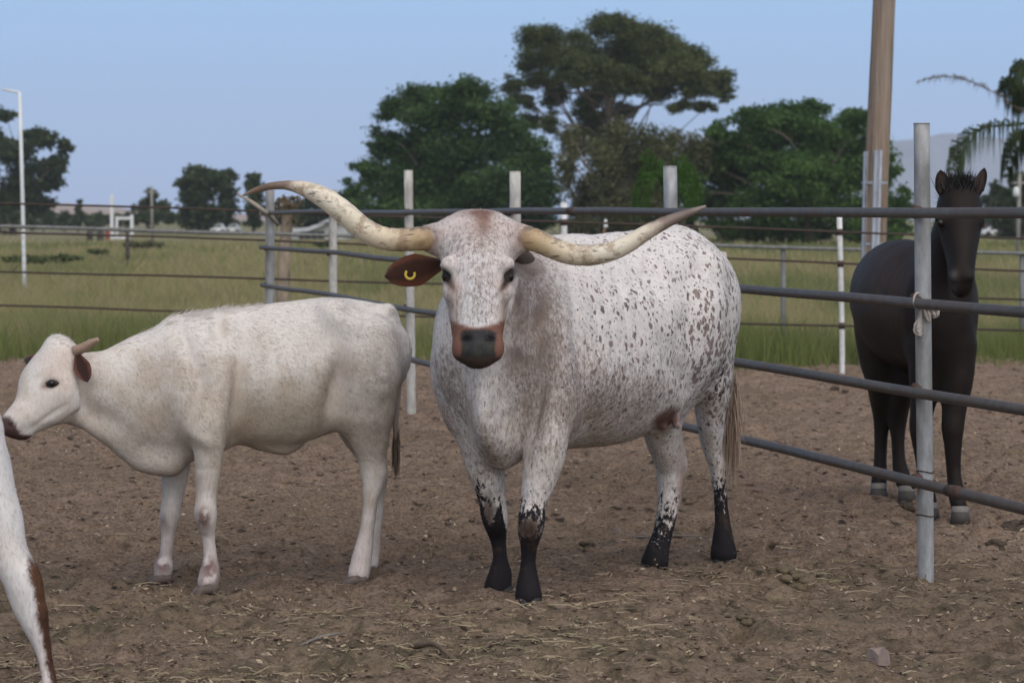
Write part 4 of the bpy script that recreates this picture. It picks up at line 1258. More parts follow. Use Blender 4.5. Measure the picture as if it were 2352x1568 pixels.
# ================================================================ longhorn cow
def longhorn():
    O = np.array([-.03, 9.88]); B = np.array([.669, .743]); Lf = np.array([.743, -.669])
    s = Skin((-.62, 9.0, -.02), (1.18, 11.35, 1.62), 0.0105)
    def T(L, top, bot, hw, sh=0):
        x, y = O + B * L + Lf * sh; sc = F / y
        zt, zb = H - (top - 500) / sc, H - (bot - 500) / sc
        return (x, y, (zt + zb) / 2, hw, (zt - zb) / 2)
    lat = (Lf[0], Lf[1], 0)
    s.loft([T(-.10, 690, 1065, .17), T(0, 600, 1072, .255), T(.12, 566, 1050, .30), T(.3, 552, 1032, .335), T(.6, 553, 1022, .345), T(.85, 541, 980, .325),
            T(1.02, 533, 918, .275), T(1.16, 541, 868, .225), T(1.26, 585, 830, .165)], lat, 0.05)
    # spine ridge, hip bones, shoulders
    s.loft([T(.05, 560, 600, .05), T(.4, 545, 575, .05), T(.8, 537, 570, .06), T(1.05, 529, 560, .06), T(1.2, 548, 585, .05)], lat, 0.07)
    s.ball(1614, 612, 10.58, 30, 26, 40, k=.10)
    s.ball(1545, 566, 10.75, 40, 26, 40, k=.09)
    s.loft([sec(1048, 760, 9.98, 30, 50), sec(1028, 850, 9.95, 36, 55), sec(1060, 950, 9.92, 40, 60)], (1, 0, 0), .08)
    s.loft([sec(1268, 700, 9.95, 40, 60), sec(1290, 800, 9.86, 42, 70), sec(1278, 930, 9.78, 46, 75)], (1, 0, 0), .09)
    # neck and dewlap
    s.loft([sec(1112, 630, 9.70, 72, 82), sec(1140, 690, 9.80, 92, 115), sec(1160, 760, 9.92, 118, 150)], (.93, -.36, 0), .08)
    s.loft([sec(1100, 815, 9.62, 26, 50), sec(1106, 880, 9.62, 24, 52), sec(1116, 960, 9.62, 28, 55), sec(1152, 1025, 9.80, 44, 52)], (1, 0, 0), .10)
    # head
    s.loft([sec(1098, 528, 9.62, 62, 44), sec(1097, 562, 9.60, 82, 70), sec(1097, 602, 9.56, 82, 88), sec(1097, 640, 9.53, 80, 92), sec(1096, 690, 9.48, 70, 82),
            sec(1097, 735, 9.43, 63, 66), sec(1097, 772, 9.39, 56, 56), sec(1097, 796, 9.37, 52, 48)], (1, 0, 0), .03)
    s.loft([sec(1014, 545, 9.62, 40, 27), sec(1056, 520, 9.62, 48, 29), sec(1098, 515, 9.62, 50, 28), sec(1140, 520, 9.62, 48, 29), sec(1184, 546, 9.62, 40, 27)], (0, 1, 0), .05)
    s.loft([sec(984, 548, 9.60, 26, 30), sec(1030, 552, 9.6, 34, 38)], (0, 1, 0), .05); s.loft([sec(1208, 548, 9.60, 26, 30), sec(1166, 552, 9.6, 34, 38)], (0, 1, 0), .05)
    s.loft([sec(1100, 640, 9.66, 62, 60), sec(1100, 720, 9.58, 46, 56), sec(1098, 785, 9.47, 38, 44)], (1, 0, 0), .05)
    for sg in (-1, 1):
        s.ball(1097 + sg * 66, 608, 9.440, 23, 12, 22, k=.025)      # brow
        lx = [(-8, 625), (0, 618), (10, 621), (20, 636), (24, 650)]; ly = [(-6, 634), (3, 648), (14, 656), (24, 655)]
        s.loft([sec(1097 + sg * (74 - dx_), y_, 9.452, 6, 7) for dx_, y_ in lx], (0, 1, 0), .012); s.loft([sec(1097 + sg * (74 - dx_), y_, 9.462, 5, 6) for dx_, y_ in ly], (0, 1, 0), .012)
        s.ball(1097 + sg * 60, 668, 9.43, 20, 18, 24, k=.04)      # cheek bone
        s.ball(1097 + sg * 77, 636, 9.442, 15, 12, 14, k=.014, neg=True)
        s.ball(1097 + sg * 37, 796, 9.36, 22, 20, 32, k=.03); s.ball(1097 + sg * 42, 811, 9.36, 15, 14, 26, k=.02)
    s.ball(1097, 800, 9.345, 44, 24, 40, k=.03)
    for sg in (-1, 1):
        s.loft([sec(1099 + sg * 20, 784, 9.285, 6, 12), sec(1099 + sg * 33, 770, 9.295, 9, 16)], (0, 1, 0), .012, neg=True)
    # legs
    s.loft([sec(1262, 880, 9.80, 50, 85), sec(1262, 960, 9.73, 50, 66), sec(1250, 1050, 9.69, 46, 52), sec(1238, 1105, 9.67, 39, 44), sec(1226, 1155, 9.66, 30, 34), sec(1219, 1208, 9.645, 32, 37),
            sec(1215, 1250, 9.66, 22, 25), sec(1213, 1292, 9.67, 18.5, 23), sec(1213, 1335, 9.66, 26, 29), sec(1214, 1368, 9.65, 32, 36)], (1, 0, 0), .06)
    s.loft([sec(1085, 930, 9.90, 48, 75), sec(1100, 1010, 9.91, 48, 62), sec(1116, 1080, 9.92, 42, 50), sec(1128, 1138, 9.93, 31, 35), sec(1136, 1188, 9.915, 29, 33),
            sec(1143, 1232, 9.94, 20, 23), sec(1149, 1280, 9.94, 18, 22), sec(1149, 1318, 9.93, 28, 30), sec(1144, 1348, 9.92, 33, 35)], (1, 0, 0), .06)
    s.loft([sec(1500, 850, 10.56, 60, 90), sec(1520, 930, 10.58, 52, 82), sec(1523, 995, 10.62, 43, 62), sec(1540, 1058, 10.70, 38, 48), sec(1541, 1100, 10.70, 32, 40), sec(1537, 1151, 10.68, 26, 31),
            sec(1525, 1215, 10.65, 22, 27), sec(1510, 1262, 10.61, 27, 30), sec(1503, 1292, 10.58, 33, 36)], (1, 0, 0), .05)
    s.loft([sec(1616, 700, 10.82, 60, 95), sec(1620, 790, 10.80, 57, 110), sec(1632, 870, 10.78, 52, 105), sec(1631, 930, 10.79, 38, 78), sec(1633, 985, 10.82, 29, 56), sec(1637, 1035, 10.85, 23, 42), sec(1648, 1075, 10.86, 19, 31),
            sec(1655, 1142, 10.85, 15, 21), sec(1660, 1200, 10.83, 17, 21), sec(1662, 1240, 10.81, 24, 27), sec(1662, 1270, 10.80, 30, 31)], (1, 0, 0), .06)
    s.ball(1598, 800, 10.60, 26, 110, 26, k=.08)          # stifle fold
    # udder
    s.ball(1520, 936, 10.44, 34, 26, 40, k=.05)
    s.loft([sec(1546, 925, 10.35, 13), sec(1553, 976, 10.33, 9.5)], k=.015); s.loft([sec(1520, 940, 10.35, 12), sec(1526, 982, 10.33, 8.5)], k=.015); s.loft([sec(1498, 955, 10.36, 10), sec(1502, 990, 10.35, 8)], k=.015)
    V, Q = s.surface()
    # slack skin over ribs and neck
    N = vnormals(V, Q)
    V = sculpt(V, N, [(1596, 740, 170, 34, 1.50, -.020), (1560, 850, 90, 30, 1.1, -.02), (1640, 700, 120, 40, 1.5, .012), (1575, 575, 40, 26, .9, .020), (1490, 640, 90, 34, .2, -.012),
                      (1330, 800, 170, 16, 1.45, -.014), (1285, 780, 130, 30, 1.5, .012), (1236, 930, 110, 14, 1.75, -.016), (1265, 1000, 60, 26, 1.6, .012), (1400, 880, 120, 60, .1, .014),
                      (1376, 760, 120, 8, 1.35, -.004), (1410, 770, 120, 8, 1.35, -.004), (1446, 770, 120, 8, 1.35, -.004)])
    N = vnormals(V, Q)
    V += N * ((fbm(V * 7, 3) - .5) * .014 + (fbm(V * [22, 22, 9], 2) - .5) * .005 * (V[:, 2] > .45)[:, ])[:, None]
    px, py = pix(V)
    hwid = np.interp(py, [480, 560, 600, 640, 690, 735, 775, 840], [140, 130, 103, 96, 84, 76, 70, 70])
    head = (((V[:, 1] < 9.66) & (py < 836)) | ((V[:, 1] < 9.475) & (py < 870))).astype(float) * sst(hwid - np.abs(px - 1097), -2, 6)
    hd = head * (1 - sst(py, 690, 740) * np.clip(sst(np.abs(px - 1097), 60, 68) + sst(V[:, 1], 9.50, 9.53), 0, 1))
    hdw = head
    body = 1 - hd
    n = len(V)
    nz = fbm(V * 14, 3); nz2 = fbm(V * 40 + 7, 2)
    c = np.tile(np.array([.68, .635, .60]), (n, 1))
    c = lerp(c, body * .5 * sst(py, 820, 1000) * sst(nz, .3, .6), (.56, .49, .41))
    c = lerp(c, body * .45 * (.25 + .75 * sst(nz2, .3, .6)) * np.clip(blob(px, py, 1222, 940, 40, 80) + blob(px, py, 1040, 900, 22, 90) * .6, 0, 1), (.30, .215, .15))
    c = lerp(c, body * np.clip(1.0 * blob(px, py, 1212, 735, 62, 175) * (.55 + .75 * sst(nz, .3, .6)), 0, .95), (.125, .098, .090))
    c = lerp(c, body * .5 * blob(px, py, 1350, 960, 90, 60), (.46, .37, .28))
    c = lerp(c, hd * .55 * sst(nz, .35, .6), (.62, .52, .475))
    c = lerp(c, hd * .5 * blob(px, py, 1097, 680, 40, 100), (.64, .64, .65))
    c = lerp(c, hd * .95 * np.clip(blob(px, py, 1110, 512, 22, 34) + .8 * blob(px, py, 1096, 490, 40, 10), 0, 1) * sst(nz2, .05, .35), (.17, .085, .06))
    c = lerp(c, hd * .35 * blob(px, py, 1097, 520, 90, 20), (.42, .28, .23))
    for x in (990, 1200): c = lerp(c, .92 * blob(px, py, x, 552, 24, 34) * (V[:, 1] < 9.75) * (.5 + .5 * sst(nz2, .2, .5)), (.25, .135, .092))
    c = lerp(c, body * .9 * blob(px, py, 1196, 592, 26, 20) * (V[:, 1] < 9.9), (.10, .06, .045))
    for x, sg in ((1022, 1), (1173, -1)):
        c = lerp(c, hd * .8 * blob(px, py, x + sg * 12, 656, 9, 14), (.20, .12, .10))
        c = lerp(c, hd * .6 * blob(px, py, x + sg * 14 - 2, 720, 6, 50), (.16, .10, .08))
        c = lerp(c, hd * .5 * blob(px, py, x + sg * 22, 655, 18, 16), (.40, .27, .23))
    for x, sg in ((1022, 1), (1173, -1)):
        c = lerp(c, hd * rblob(px, py, x + sg * 15, 655, 24, 7, .95 if sg > 0 else 2.19, 1.5), (.035, .022, .018))
        c = lerp(c, hd * np.clip(rblob(px, py, x + sg * 3, 634, 27, 14, .95 * sg if sg > 0 else 2.19, 1.6), 0, 1), (.022, .015, .013))
    for x in (1042, 1154): c = lerp(c, hd * .6 * blob(px, py, x, 725, 15, 60) * sst(nz2, .2, .5), (.48, .36, .28))
    om = hd * sst(py + (px - 1097) ** 2 * .004 + (nz2 - .5) * 8, 745, 755)
    c = lerp(c, om * .95, (.165, .066, .038))
    nose = hd * sst(py - (px - 1099) ** 2 * .004 + (nz2 - .5) * 6, 751, 759) * sst(45 - np.abs(px - 1099) - 4 * np.exp(-((py - 800) / 14.) ** 2) - np.clip(764 - py, 0, 9) * 1.2 + (nz2 - .5) * 8, 0, 6)
    c = lerp(c, nose, (.034, .034, .035))
    c = lerp(c, nose * blob(px, py, 1099, 800, 30, 14) * sst(nz2, .35, .6) * .6, (.10, .095, .05))
    for x in (1072, 1126): c = lerp(c, hd * blob(px, py, x, 776, 13, 9, 2), (.004, .003, .003))
    c = lerp(c, hd * sst(py + (nz2 - .5) * 8, 815, 823), (.06, .042, .032))  # shadow under the muzzle painted into the chin colour
    ud = body * np.clip(blob(px, py, 1530, 962, 34, 40, 2) * sst(V[:, 1], 10.40, 10.37) * sst(py + (px - 1530) * .6, 930, 952) * 1.2, 0, 1)
    c = lerp(c, ud * .95, (.13, .055, .042))
    # knees, backs of hind legs
    c = lerp(c, blob(px, py, 1214, 1214, 38, 36, 2) * (px < 1300) * (px > 1182), (.052, .029, .019)); c = lerp(c, .95 * blob(px, py, 1122, 1180, 18, 44, 2), (.052, .03, .02))
    c = lerp(c, .8 * blob(px, py, 1568, 1130, 14, 110) * (px < 1600), (.24, .125, .08))
    c = lerp(c, .7 * blob(px, py, 1664, 1090, 9, 50), (.17, .09, .06))
    R = body * (sst(px, 1230, 1380) * .72 * (1 - .25 * sst(py, 880, 1000)) + .62 * blob(px, py, 1650, 860, 55, 130) + .25 * blob(px, py, 1640, 720, 60, 90))
    R += .7 * blob(px, py, 1255, 1060, 45, 90) * body + .5 * blob(px, py, 1100, 1100, 30, 60)
    R *= np.where(py < 760, 1, np.where(py > 1000, 1, 1)) * (1 - .5 * blob(px, py, 1400, 600, 60, 40))
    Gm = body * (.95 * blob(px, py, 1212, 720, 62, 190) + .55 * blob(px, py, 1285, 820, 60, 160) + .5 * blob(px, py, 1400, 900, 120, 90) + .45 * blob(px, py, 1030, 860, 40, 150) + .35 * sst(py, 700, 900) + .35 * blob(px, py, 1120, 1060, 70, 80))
    eyem = hd * np.clip(sum(rblob(px, py, x + sg * 3, 636, 36, 22, .95 if sg > 0 else 2.19, 1.6) for x, sg in ((1022, 1), (1173, -1))), 0, 1)
    Gm += hd * (1 - om) * (1 - eyem) * (.44 + .30 * blob(px, py, 1105, 690, 30, 90) + .25 * blob(px, py, 1097, 560, 60, 40))
    front = (px < 1310); rh = (px >= 1310) & (px < 1600); lh = px >= 1600
    Bm = np.where(front & (px < 1182), sst(py, 1085, 1240) * 1.05 * (1 - .9 * sst(px, 1152 + (py - 1200) * .16, 1166 + (py - 1200) * .16) * (1 - sst(py, 1265, 1300))) * (1 - .7 * blob(px, py, 1124, 1178, 15, 30, 2)) + .3 * blob(px, py, 1098, 1120, 14, 40), 0)
    Bm = np.where(front & (px >= 1182), sst(py, 1100, 1250) * 1.05 * (1 - .85 * blob(px, py, 1214, 1214, 34, 26, 2)), Bm)
    Bm = np.where(rh, sst(py, 1075, 1310) * .9, Bm); Bm = np.where(lh, sst(py, 1000, 1250) * .92 + .30 * blob(px, py, 1655, 880, 26, 80), Bm)
    Bm *= (py > 760)
    mk = np.clip(np.stack([R, Gm, Bm], 1), 0, 1.3)
    b = np.array([.45, 10.2, 0])
    root = empty('longhorn_cow', b, 'large speckled white longhorn cow facing the camera with very wide curved horns', 'cow')
    M = coat_material('speckled_hide', True, .78, .15)
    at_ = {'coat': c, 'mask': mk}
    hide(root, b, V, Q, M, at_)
    def flow(P):
        qx, qy = pix(P)
        f = np.stack([np.full(len(P), .45), np.full(len(P), .5), np.full(len(P), -.55)], 1)
        leg = (P[:, 2] < .62)
        f[leg] = (0, .05, -1)
        h_ = (P[:, 1] < 9.66) & (qy < 836)
        f[h_] = np.stack([(qx[h_] - 1097) / 160, -.2 + 0 * qx[h_], np.where(qy[h_] < 560, .5, -1)], 1)
        return f
    def dens(P):
        qx, qy = pix(P)
        d = np.full(len(P), 15000.0)
        d[(P[:, 1] < 9.6) & (qy > 742) & (qy < 836)] = 0
        for x, sg in ((1022, 1), (1173, -1)): d[rblob(qx, qy, x + sg * 4, 638, 32, 18, .95 if sg > 0 else 2.19) > .37] = 0
        return d
    def leng(P):
        qx, qy = pix(P)
        L = np.full(len(P), .020)
        L[(P[:, 1] < 9.66) & (qy < 560)] = .020
        L[(P[:, 1] < 9.66) & (qy >= 560) & (qy < 836)] = .013
        L[P[:, 2] < .5] = .014
        return L
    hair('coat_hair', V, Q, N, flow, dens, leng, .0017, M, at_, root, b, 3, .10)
    # horns
    hl = link('horn', horn_mesh(b, [(1006, 549, 30, .02), (965, 548, 28, 0), (920, 551, 27, 0), (875, 546, 27, -.01), (832, 524, 27, -.02), (785, 484, 27, -.03), (742, 453, 24, -.03), (700, 434, 18, -.02), (660, 426, 11, 0), (620, 428, 8.5, .02), (585, 438, 6.5, .04), (558, 449, 2.5, .05)], 9.58, None, 1), HORN, root)
    hr = link('horn', horn_mesh(b, [(1192, 545, 30, .02), (1230, 552, 27, 0), (1270, 570, 25, 0), (1310, 583, 25, -.01), (1355, 586, 24.5, -.02), (1400, 578, 23, -.03), (1440, 561, 21, -.03), (1490, 531, 17.5, -.02), (1535, 508, 14, 0), (1580, 490, 10, .02), (1621, 474, 3.5, .03)], 9.58, None, 2), HORN, root)
    # ears
    EM = ear_material('red_brown_ear', (.145, .052, .028), (.060, .026, .017))
    lab = link('ear', ear_mesh(b, at(1014, 606, 9.66), at(882, 634, 9.66), 0.080, (-.15, .1, 1), .30), EM, root)
    link('ear', ear_mesh(b, at(1180, 585, 9.66), at(1232, 606, 9.84), 0.055, (0, -.1, 1), -.30), ear_material('shaded_brown_ear', (.055, .028, .018), (.04, .022, .016)), root)  # shadow on this ear is put into its darker browns
    mb = MB(); c0 = at(942, 630, 9.615) - b
    an = np.linspace(.75 * np.pi, 2.15 * np.pi, 16); rr = 10.5 / F * 9.62
    mb.tube([c0 + [math.cos(a) * rr, 0, math.sin(a) * rr] for a in an], .0052, 8)
    link('ear_tag', mb.mesh('ear_tag'), simple('yellow_tag', (.62, .47, .07), .45, .08, 20, bump=0), root)
    for x, y in ((1027, 633), (1168, 633)):
        eye(root, b, at(x, y + 3, 9.474), 13 / F * 9.47)
        sg = -1 if x < 1097 else 1
        eyelid(root, b, at(x - sg * 5, y + 6, 9.450), (sg * .5, -.86, .05), (-sg * .86, -.5, 0), .98, 33 / F * 9.47, 15 / F * 9.47, LID)
    # tail
    mb = MB(); tp = cr([at(1655, 585, 11.0), at(1662, 640, 11.06), at(1668, 760, 11.05), at(1678, 880, 11.0), at(1683, 960, 10.98)], 6)
    mb.tube(tp - b, np.linspace(.028, .010, len(tp)), 12)
    tm = mb.mesh('tail'); set_attr(tm, 'coat', np.tile([.46, .40, .36], (len(tm.vertices), 1))); set_attr(tm, 'mask', np.zeros((len(tm.vertices), 3)))
    tl = link('tail', tm, DULLCOAT, root)
    sw = tassel(root, b, at(1684, 860, 10.99), at(1683, 985, 10.98), 620, .030, .24, .0035, ((.46, .37, .29), (.27, .17, .115)), np.random.default_rng(4), 'tail_switch'); sw.data.materials.append(DULLCOAT); sw['kind'] = 'stuff'
    hoof(root, b, 1150, 1366, 9.92, (-.1, -1), .046, HOOF); hoof(root, b, 1214, 1385, 9.64, (0, -1), .048, HOOF)
    hoof(root, b, 1496, 1308, 10.57, (-.4, -.9), .046, HOOF); hoof(root, b, 1662, 1286, 10.80, (-.2, -1), .046, HOOF)

# ================================================================ calf in profile
def calf():
    s = Skin((-2.22, 9.35, -.02), (-.30, 10.95, 1.22), 0.0105)
    dp = (0, 1, 0)
    s.loft([sec(300, 902, 10.10, 62, 112), sec(345, 905, 10.12, 84, 138), sec(420, 898, 10.15, 104, 160), sec(520, 872, 10.18, 116, 150), sec(620, 868, 10.23, 128, 158), sec(700, 855, 10.28, 126, 152),
            sec(780, 826, 10.33, 112, 134), sec(838, 815, 10.37, 96, 112), sec(872, 805, 10.40, 74, 84)], dp, .05)
    s.loft([sec(200, 878, 10.02, 48, 74), sec(250, 892, 10.06, 56, 94), sec(310, 900, 10.10, 66, 118)], dp, .08)      # neck
    s.loft([sec(190, 962, 10.0, 14, 18), sec(260, 1000, 10.05, 20, 26), sec(330, 1048, 10.1, 34, 34), sec(390, 1060, 10.12, 44, 34)], dp, .06)   # dewlap
    s.loft([sec(400, 760, 10.14, 20, 30), sec(490, 738, 10.17, 30, 22), sec(620, 722, 10.23, 30, 20), sec(740, 708, 10.30, 34, 20), sec(830, 712, 10.36, 28, 18), sec(884, 722, 10.4, 24, 20)], dp, .06)
    s.ball(768, 722, 10.21, 24, 18, 24, k=.10); s.ball(765, 722, 10.44, 24, 18, 24, k=.10); s.ball(893, 725, 10.38, 13, 20, 22, k=.05)
    s.loft([sec(425, 790, 10.06, 30, 50), sec(452, 890, 10.0, 40, 60), sec(468, 970, 9.97, 42, 46)], dp, .10)      # near shoulder
    s.loft([sec(842, 770, 10.22, 40, 60), sec(840, 860, 10.20, 52, 72), sec(838, 940, 10.22, 48, 62)], dp, .10)     # near thigh
    # head
    s.loft([sec(146, 820, 10.02, 60, 40), sec(133, 850, 10.00, 66, 62), sec(121, 887, 9.97, 62, 78), sec(102, 916, 9.93, 48, 67), sec(77, 942, 9.90, 36, 51), sec(50, 958, 9.87, 31, 36), sec(32, 972, 9.86, 28, 29)], dp, .03)
    s.ball(158, 918, 9.99, 46, 54, 52, k=.05)
    s.ball(128, 792, 10.02, 24, 18, 40, k=.04); s.ball(24, 980, 9.855, 18, 20, 24, k=.02); s.ball(50, 988, 9.87, 26, 12, 22, k=.02)
    s.ball(112, 862, 9.90, 22, 10, 10, k=.03); s.ball(118, 882, 9.868, 13, 7, 9, k=.012, neg=True)
    s.ball(24, 972, 9.805, 7, 6, 7, k=.01, neg=True)
    # legs
    s.loft([sec(478, 950, 10.0, 40, 48), sec(480, 1020, 9.99, 36, 42), sec(478, 1080, 9.99, 32, 35), sec(474, 1140, 9.99, 25, 28), sec(473, 1185, 9.975, 27, 30), sec(478, 1228, 9.99, 18, 20), sec(483, 1275, 9.99, 16.5, 18), sec(482, 1312, 9.98, 23, 24), sec(478, 1334, 9.97, 24, 25)], (1, 0, 0), .05)
    s.loft([sec(412, 980, 10.28, 36, 48), sec(402, 1080, 10.28, 33, 38), sec(396, 1140, 10.28, 24, 27), sec(390, 1185, 10.27, 24, 27), sec(386, 1230, 10.28, 17, 19), sec(381, 1275, 10.28, 15.5, 18), sec(376, 1300, 10.27, 22, 23), sec(373, 1314, 10.26, 22, 23)], (1, 0, 0), .05)
    s.loft([sec(845, 830, 10.24, 62, 60), sec(846, 920, 10.24, 60, 52), sec(846, 990, 10.25, 50, 44), sec(853, 1040, 10.27, 34, 32), sec(858, 1082, 10.28, 31, 28), sec(851, 1140, 10.27, 20, 23), sec(843, 1215, 10.26, 17, 20), sec(832, 1280, 10.24, 23, 25), sec(824, 1318, 10.22, 24, 26)], (1, 0, 0), .05)
    s.loft([sec(800, 880, 10.5, 50, 50), sec(812, 970, 10.52, 44, 44), sec(850, 1040, 10.54, 34, 34), sec(868, 1090, 10.55, 24, 26), sec(864, 1150, 10.55, 19, 21), sec(858, 1220, 10.54, 17, 20), sec(852, 1270, 10.52, 21, 22), sec(848, 1292, 10.51, 22, 23)], (1, 0, 0), .05)
    s.loft([sec(600, 1014, 10.22, 24, 14), sec(650, 1030, 10.25, 18, 14), sec(676, 1022, 10.27, 12, 12)], dp, .05)
    V, Q = s.surface(); N = vnormals(V, Q)
    V = sculpt(V, N, [(766, 722, 44, 30, .7, .012), (826, 716, 44, 16, .1, -.018), (888, 712, 16, 14, 0, .02), (198, 912, 46, 11, 1.42, -.026), (165, 965, 34, 9, 2.5, -.020), (150, 900, 40, 30, 1.2, .008), (112, 955, 50, 5, 2.55, -.006), (230, 960, 50, 26, .4, -.012), (545, 900, 110, 16, 1.65, -.020), (500, 850, 90, 30, 1.4, .012), (450, 900, 90, 14, 1.9, -.010), (772, 890, 76, 22, 1.75, -.038), (830, 860, 110, 34, 1.5, .012),
                      (712, 785, 60, 40, .5, -.012), (620, 880, 90, 70, .1, .014), (577, 815, 90, 12, 1.3, -.0028), (618, 830, 70, 12, 1.4, -.0032), (662, 815, 95, 13, 1.35, -.0022), (500, 760, 30, 14, 1.2, -.010), (470, 1010, 40, 16, .5, .010), (430, 800, 110, 16, 1.2, -.010)])
    N = vnormals(V, Q)
    V += N * ((fbm(V * 6 + 3, 2) - .5) * .012 + (fbm(V * [20, 20, 8], 2) - .5) * .0018 * (V[:, 2] > .4))[:, None]
    px, py = pix(V); n = len(V); nz = fbm(V * 9 + 4, 4); nz2 = fbm(V * 34, 2)
    c = np.tile(np.array([.64, .595, .545]), (n, 1))
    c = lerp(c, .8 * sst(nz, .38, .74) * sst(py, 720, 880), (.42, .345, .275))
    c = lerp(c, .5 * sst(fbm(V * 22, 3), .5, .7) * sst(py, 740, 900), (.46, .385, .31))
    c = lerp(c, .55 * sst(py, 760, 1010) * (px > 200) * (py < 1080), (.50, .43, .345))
    c = lerp(c, .45 * blob(px, py, 640, 960, 90, 60), (.52, .43, .31))
    c = lerp(c, .5 * blob(px, py, 560, 985, 26, 30), (.46, .33, .23))
    c = lerp(c, .9 * blob(px, py, 872, 885, 32, 72) * sst(nz2, .3, .6), (.34, .29, .265))
    c = lerp(c, .65 * blob(px, py, 516, 752, 12, 26) + .3 * blob(px, py, 600, 780, 20, 40), (.43, .35, .28))
    c = lerp(c, .5 * blob(px, py, 380, 965, 50, 26) * sst(nz, .35, .55), (.45, .355, .27))
    c = lerp(c, .4 * blob(px, py, 790, 880, 24, 60), (.44, .37, .32))
    c = lerp(c, .45 * sst(py, 1120, 1260), (.58, .485, .465))
    c = lerp(c, np.clip(1.2 * blob(px, py, 468, 1190, 17, 28), 0, 1) * (px > 430) * (px < 520) * sst(nz2, .2, .4), (.17, .11, .09))
    c = lerp(c, .8 * blob(px, py, 376, 1195, 8, 22) * (px < 430), (.25, .18, .15))
    for (x, y) in ((480, 1300), (485, 1335), (372, 1298)): c = lerp(c, .9 * blob(px, py, x, y, 24, 26) * sst(nz2, .34, .5), (.13, .065, .055))
    hd = (px < 230) & (V[:, 1] < 10.2)
    c = lerp(c, hd * .4 * sst(nz, .4, .6), (.66, .56, .50))
    nm = hd * sst(44 - px + (py - 985) * .5 + (nz2 - .5) * 8, 0, 8) * sst(py, 950, 962) + hd * sst(py - 996 + (60 - px) * .1, 0, 5) * (px < 80)
    c = lerp(c, np.clip(nm, 0, 1), (.085, .05, .045))
    c = lerp(c, hd * blob(px, py, 26, 973, 8, 6, 2), (.02, .012, .012))
    c = lerp(c, hd * rblob(px, py, 117, 881, 20, 9, -.15, 1.6), (.03, .018, .015)); c = lerp(c, hd * .7 * blob(px, py, 102, 889, 9, 7), (.24, .12, .09))
    c = lerp(c, hd * .6 * blob(px, py, 120, 975, 50, 6) * (py > 960), (.30, .25, .23))
    at_ = {'coat': c}
    b = np.array([-.95, 10.25, 0])
    root = empty('calf', b, 'dirty white calf with a short tan horn standing in profile on the left', 'calf')
    M = coat_material('white_hide', False, .8, .12, grain=.17)
    hide(root, b, V, Q, M, at_)
    def flow(P):
        qx, qy = pix(P); f = np.stack([np.full(len(P), .8), np.full(len(P), .1), np.full(len(P), -.45)], 1)
        f[P[:, 2] < .48] = (0, .05, -1); f[qx < 200] = (.6, 0, .5)
        wi = (qx > 270) & (qx < 590) & (qy < 690 + np.interp(qx, [270, 400, 590], [92, 58, 28])); f[wi] = (.5, 0, .9)
        top = (N0(P) > .75) if False else np.zeros(len(P), bool)
        return f
    def dens(P):
        qx, qy = pix(P); d = np.full(len(P), 15000.0); d[(qx < 42) & (qy > 950)] = 0; d[rblob(qx, qy, 117, 881, 22, 12, -.15) > .37] = 0; return d
    def leng(P):
        qx, qy = pix(P); L = np.full(len(P), .022); L[(qx < 215)] = .014; L[P[:, 2] < .5] = .015
        L[(qx > 270) & (qx < 590) & (qy < 690 + np.interp(qx, [270, 400, 590], [92, 58, 28]))] = .05; L[(qx > 100) & (qx < 165) & (qy < 795)] = .026
        return L
    hair('coat_hair', V, Q, N, flow, dens, leng, .0017, M, at_, root, b, 8, .12)
    link('horn', horn_mesh(b, [(174, 806, 13, 0), (190, 799, 11.5, -.01), (208, 788, 9.5, -.02), (226, 779, 5, -.03)], 9.95, None, 3), simple('short_horn', (.30, .205, .15), .6, .2, 20), root)
    EM = ear_material('brown_calf_ear', (.105, .042, .028), (.03, .014, .011))
    link('ear', ear_mesh(b, at(178, 816, 9.93), at(202, 880, 9.89), 0.043, (.9, .2, .3), .3), EM, root)
    link('ear', ear_mesh(b, at(82, 832, 10.1), at(52, 826, 10.16), 0.036, (.1, 0, 1), .3), EM, root)
    eye(root, b, at(119, 880.5, 9.866), 9.5 / F * 9.87)
    eyelid(root, b, at(117, 881, 9.862), (-.12, -.99, .08), (-1, .1, 0), .12, 19 / F * 9.87, 8.5 / F * 9.87, LID)
    mb = MB(); tp = cr([at(893, 712, 10.40), at(908, 760, 10.42), at(914, 860, 10.42), at(909, 960, 10.41), at(908, 1010, 10.41)], 6)
    mb.tube(tp - b, np.linspace(.026, .009, len(tp)), 12); tm = mb.mesh('tail')
    t_ = np.repeat(np.linspace(0, 1, len(tp)), 12); t_ = np.concatenate([t_, [0, 1]])[:, None]
    set_attr(tm, 'coat', np.array([.60, .55, .51]) * (1 - t_) + np.array([.30, .24, .21]) * t_); link('tail', tm, DULLCOAT, root)
    sw = tassel(root, b, at(909, 985, 10.41), at(910, 1020, 10.41), 200, .014, .15, .0035, ((.22, .165, .125), (.09, .066, .05)), np.random.default_rng(5), 'tail_switch'); sw.data.materials.append(DULLCOAT); sw['kind'] = 'stuff'
    hoof(root, b, 476, 1358, 9.96, (-.9, -.45), .042, HOOFL); hoof(root, b, 371, 1325, 10.26, (-.9, -.3), .04, HOOFL)
    hoof(root, b, 818, 1335, 10.21, (-.9, -.25), .042, HOOFL); hoof(root, b, 843, 1310, 10.5, (-.9, -.2), .04, HOOFL)

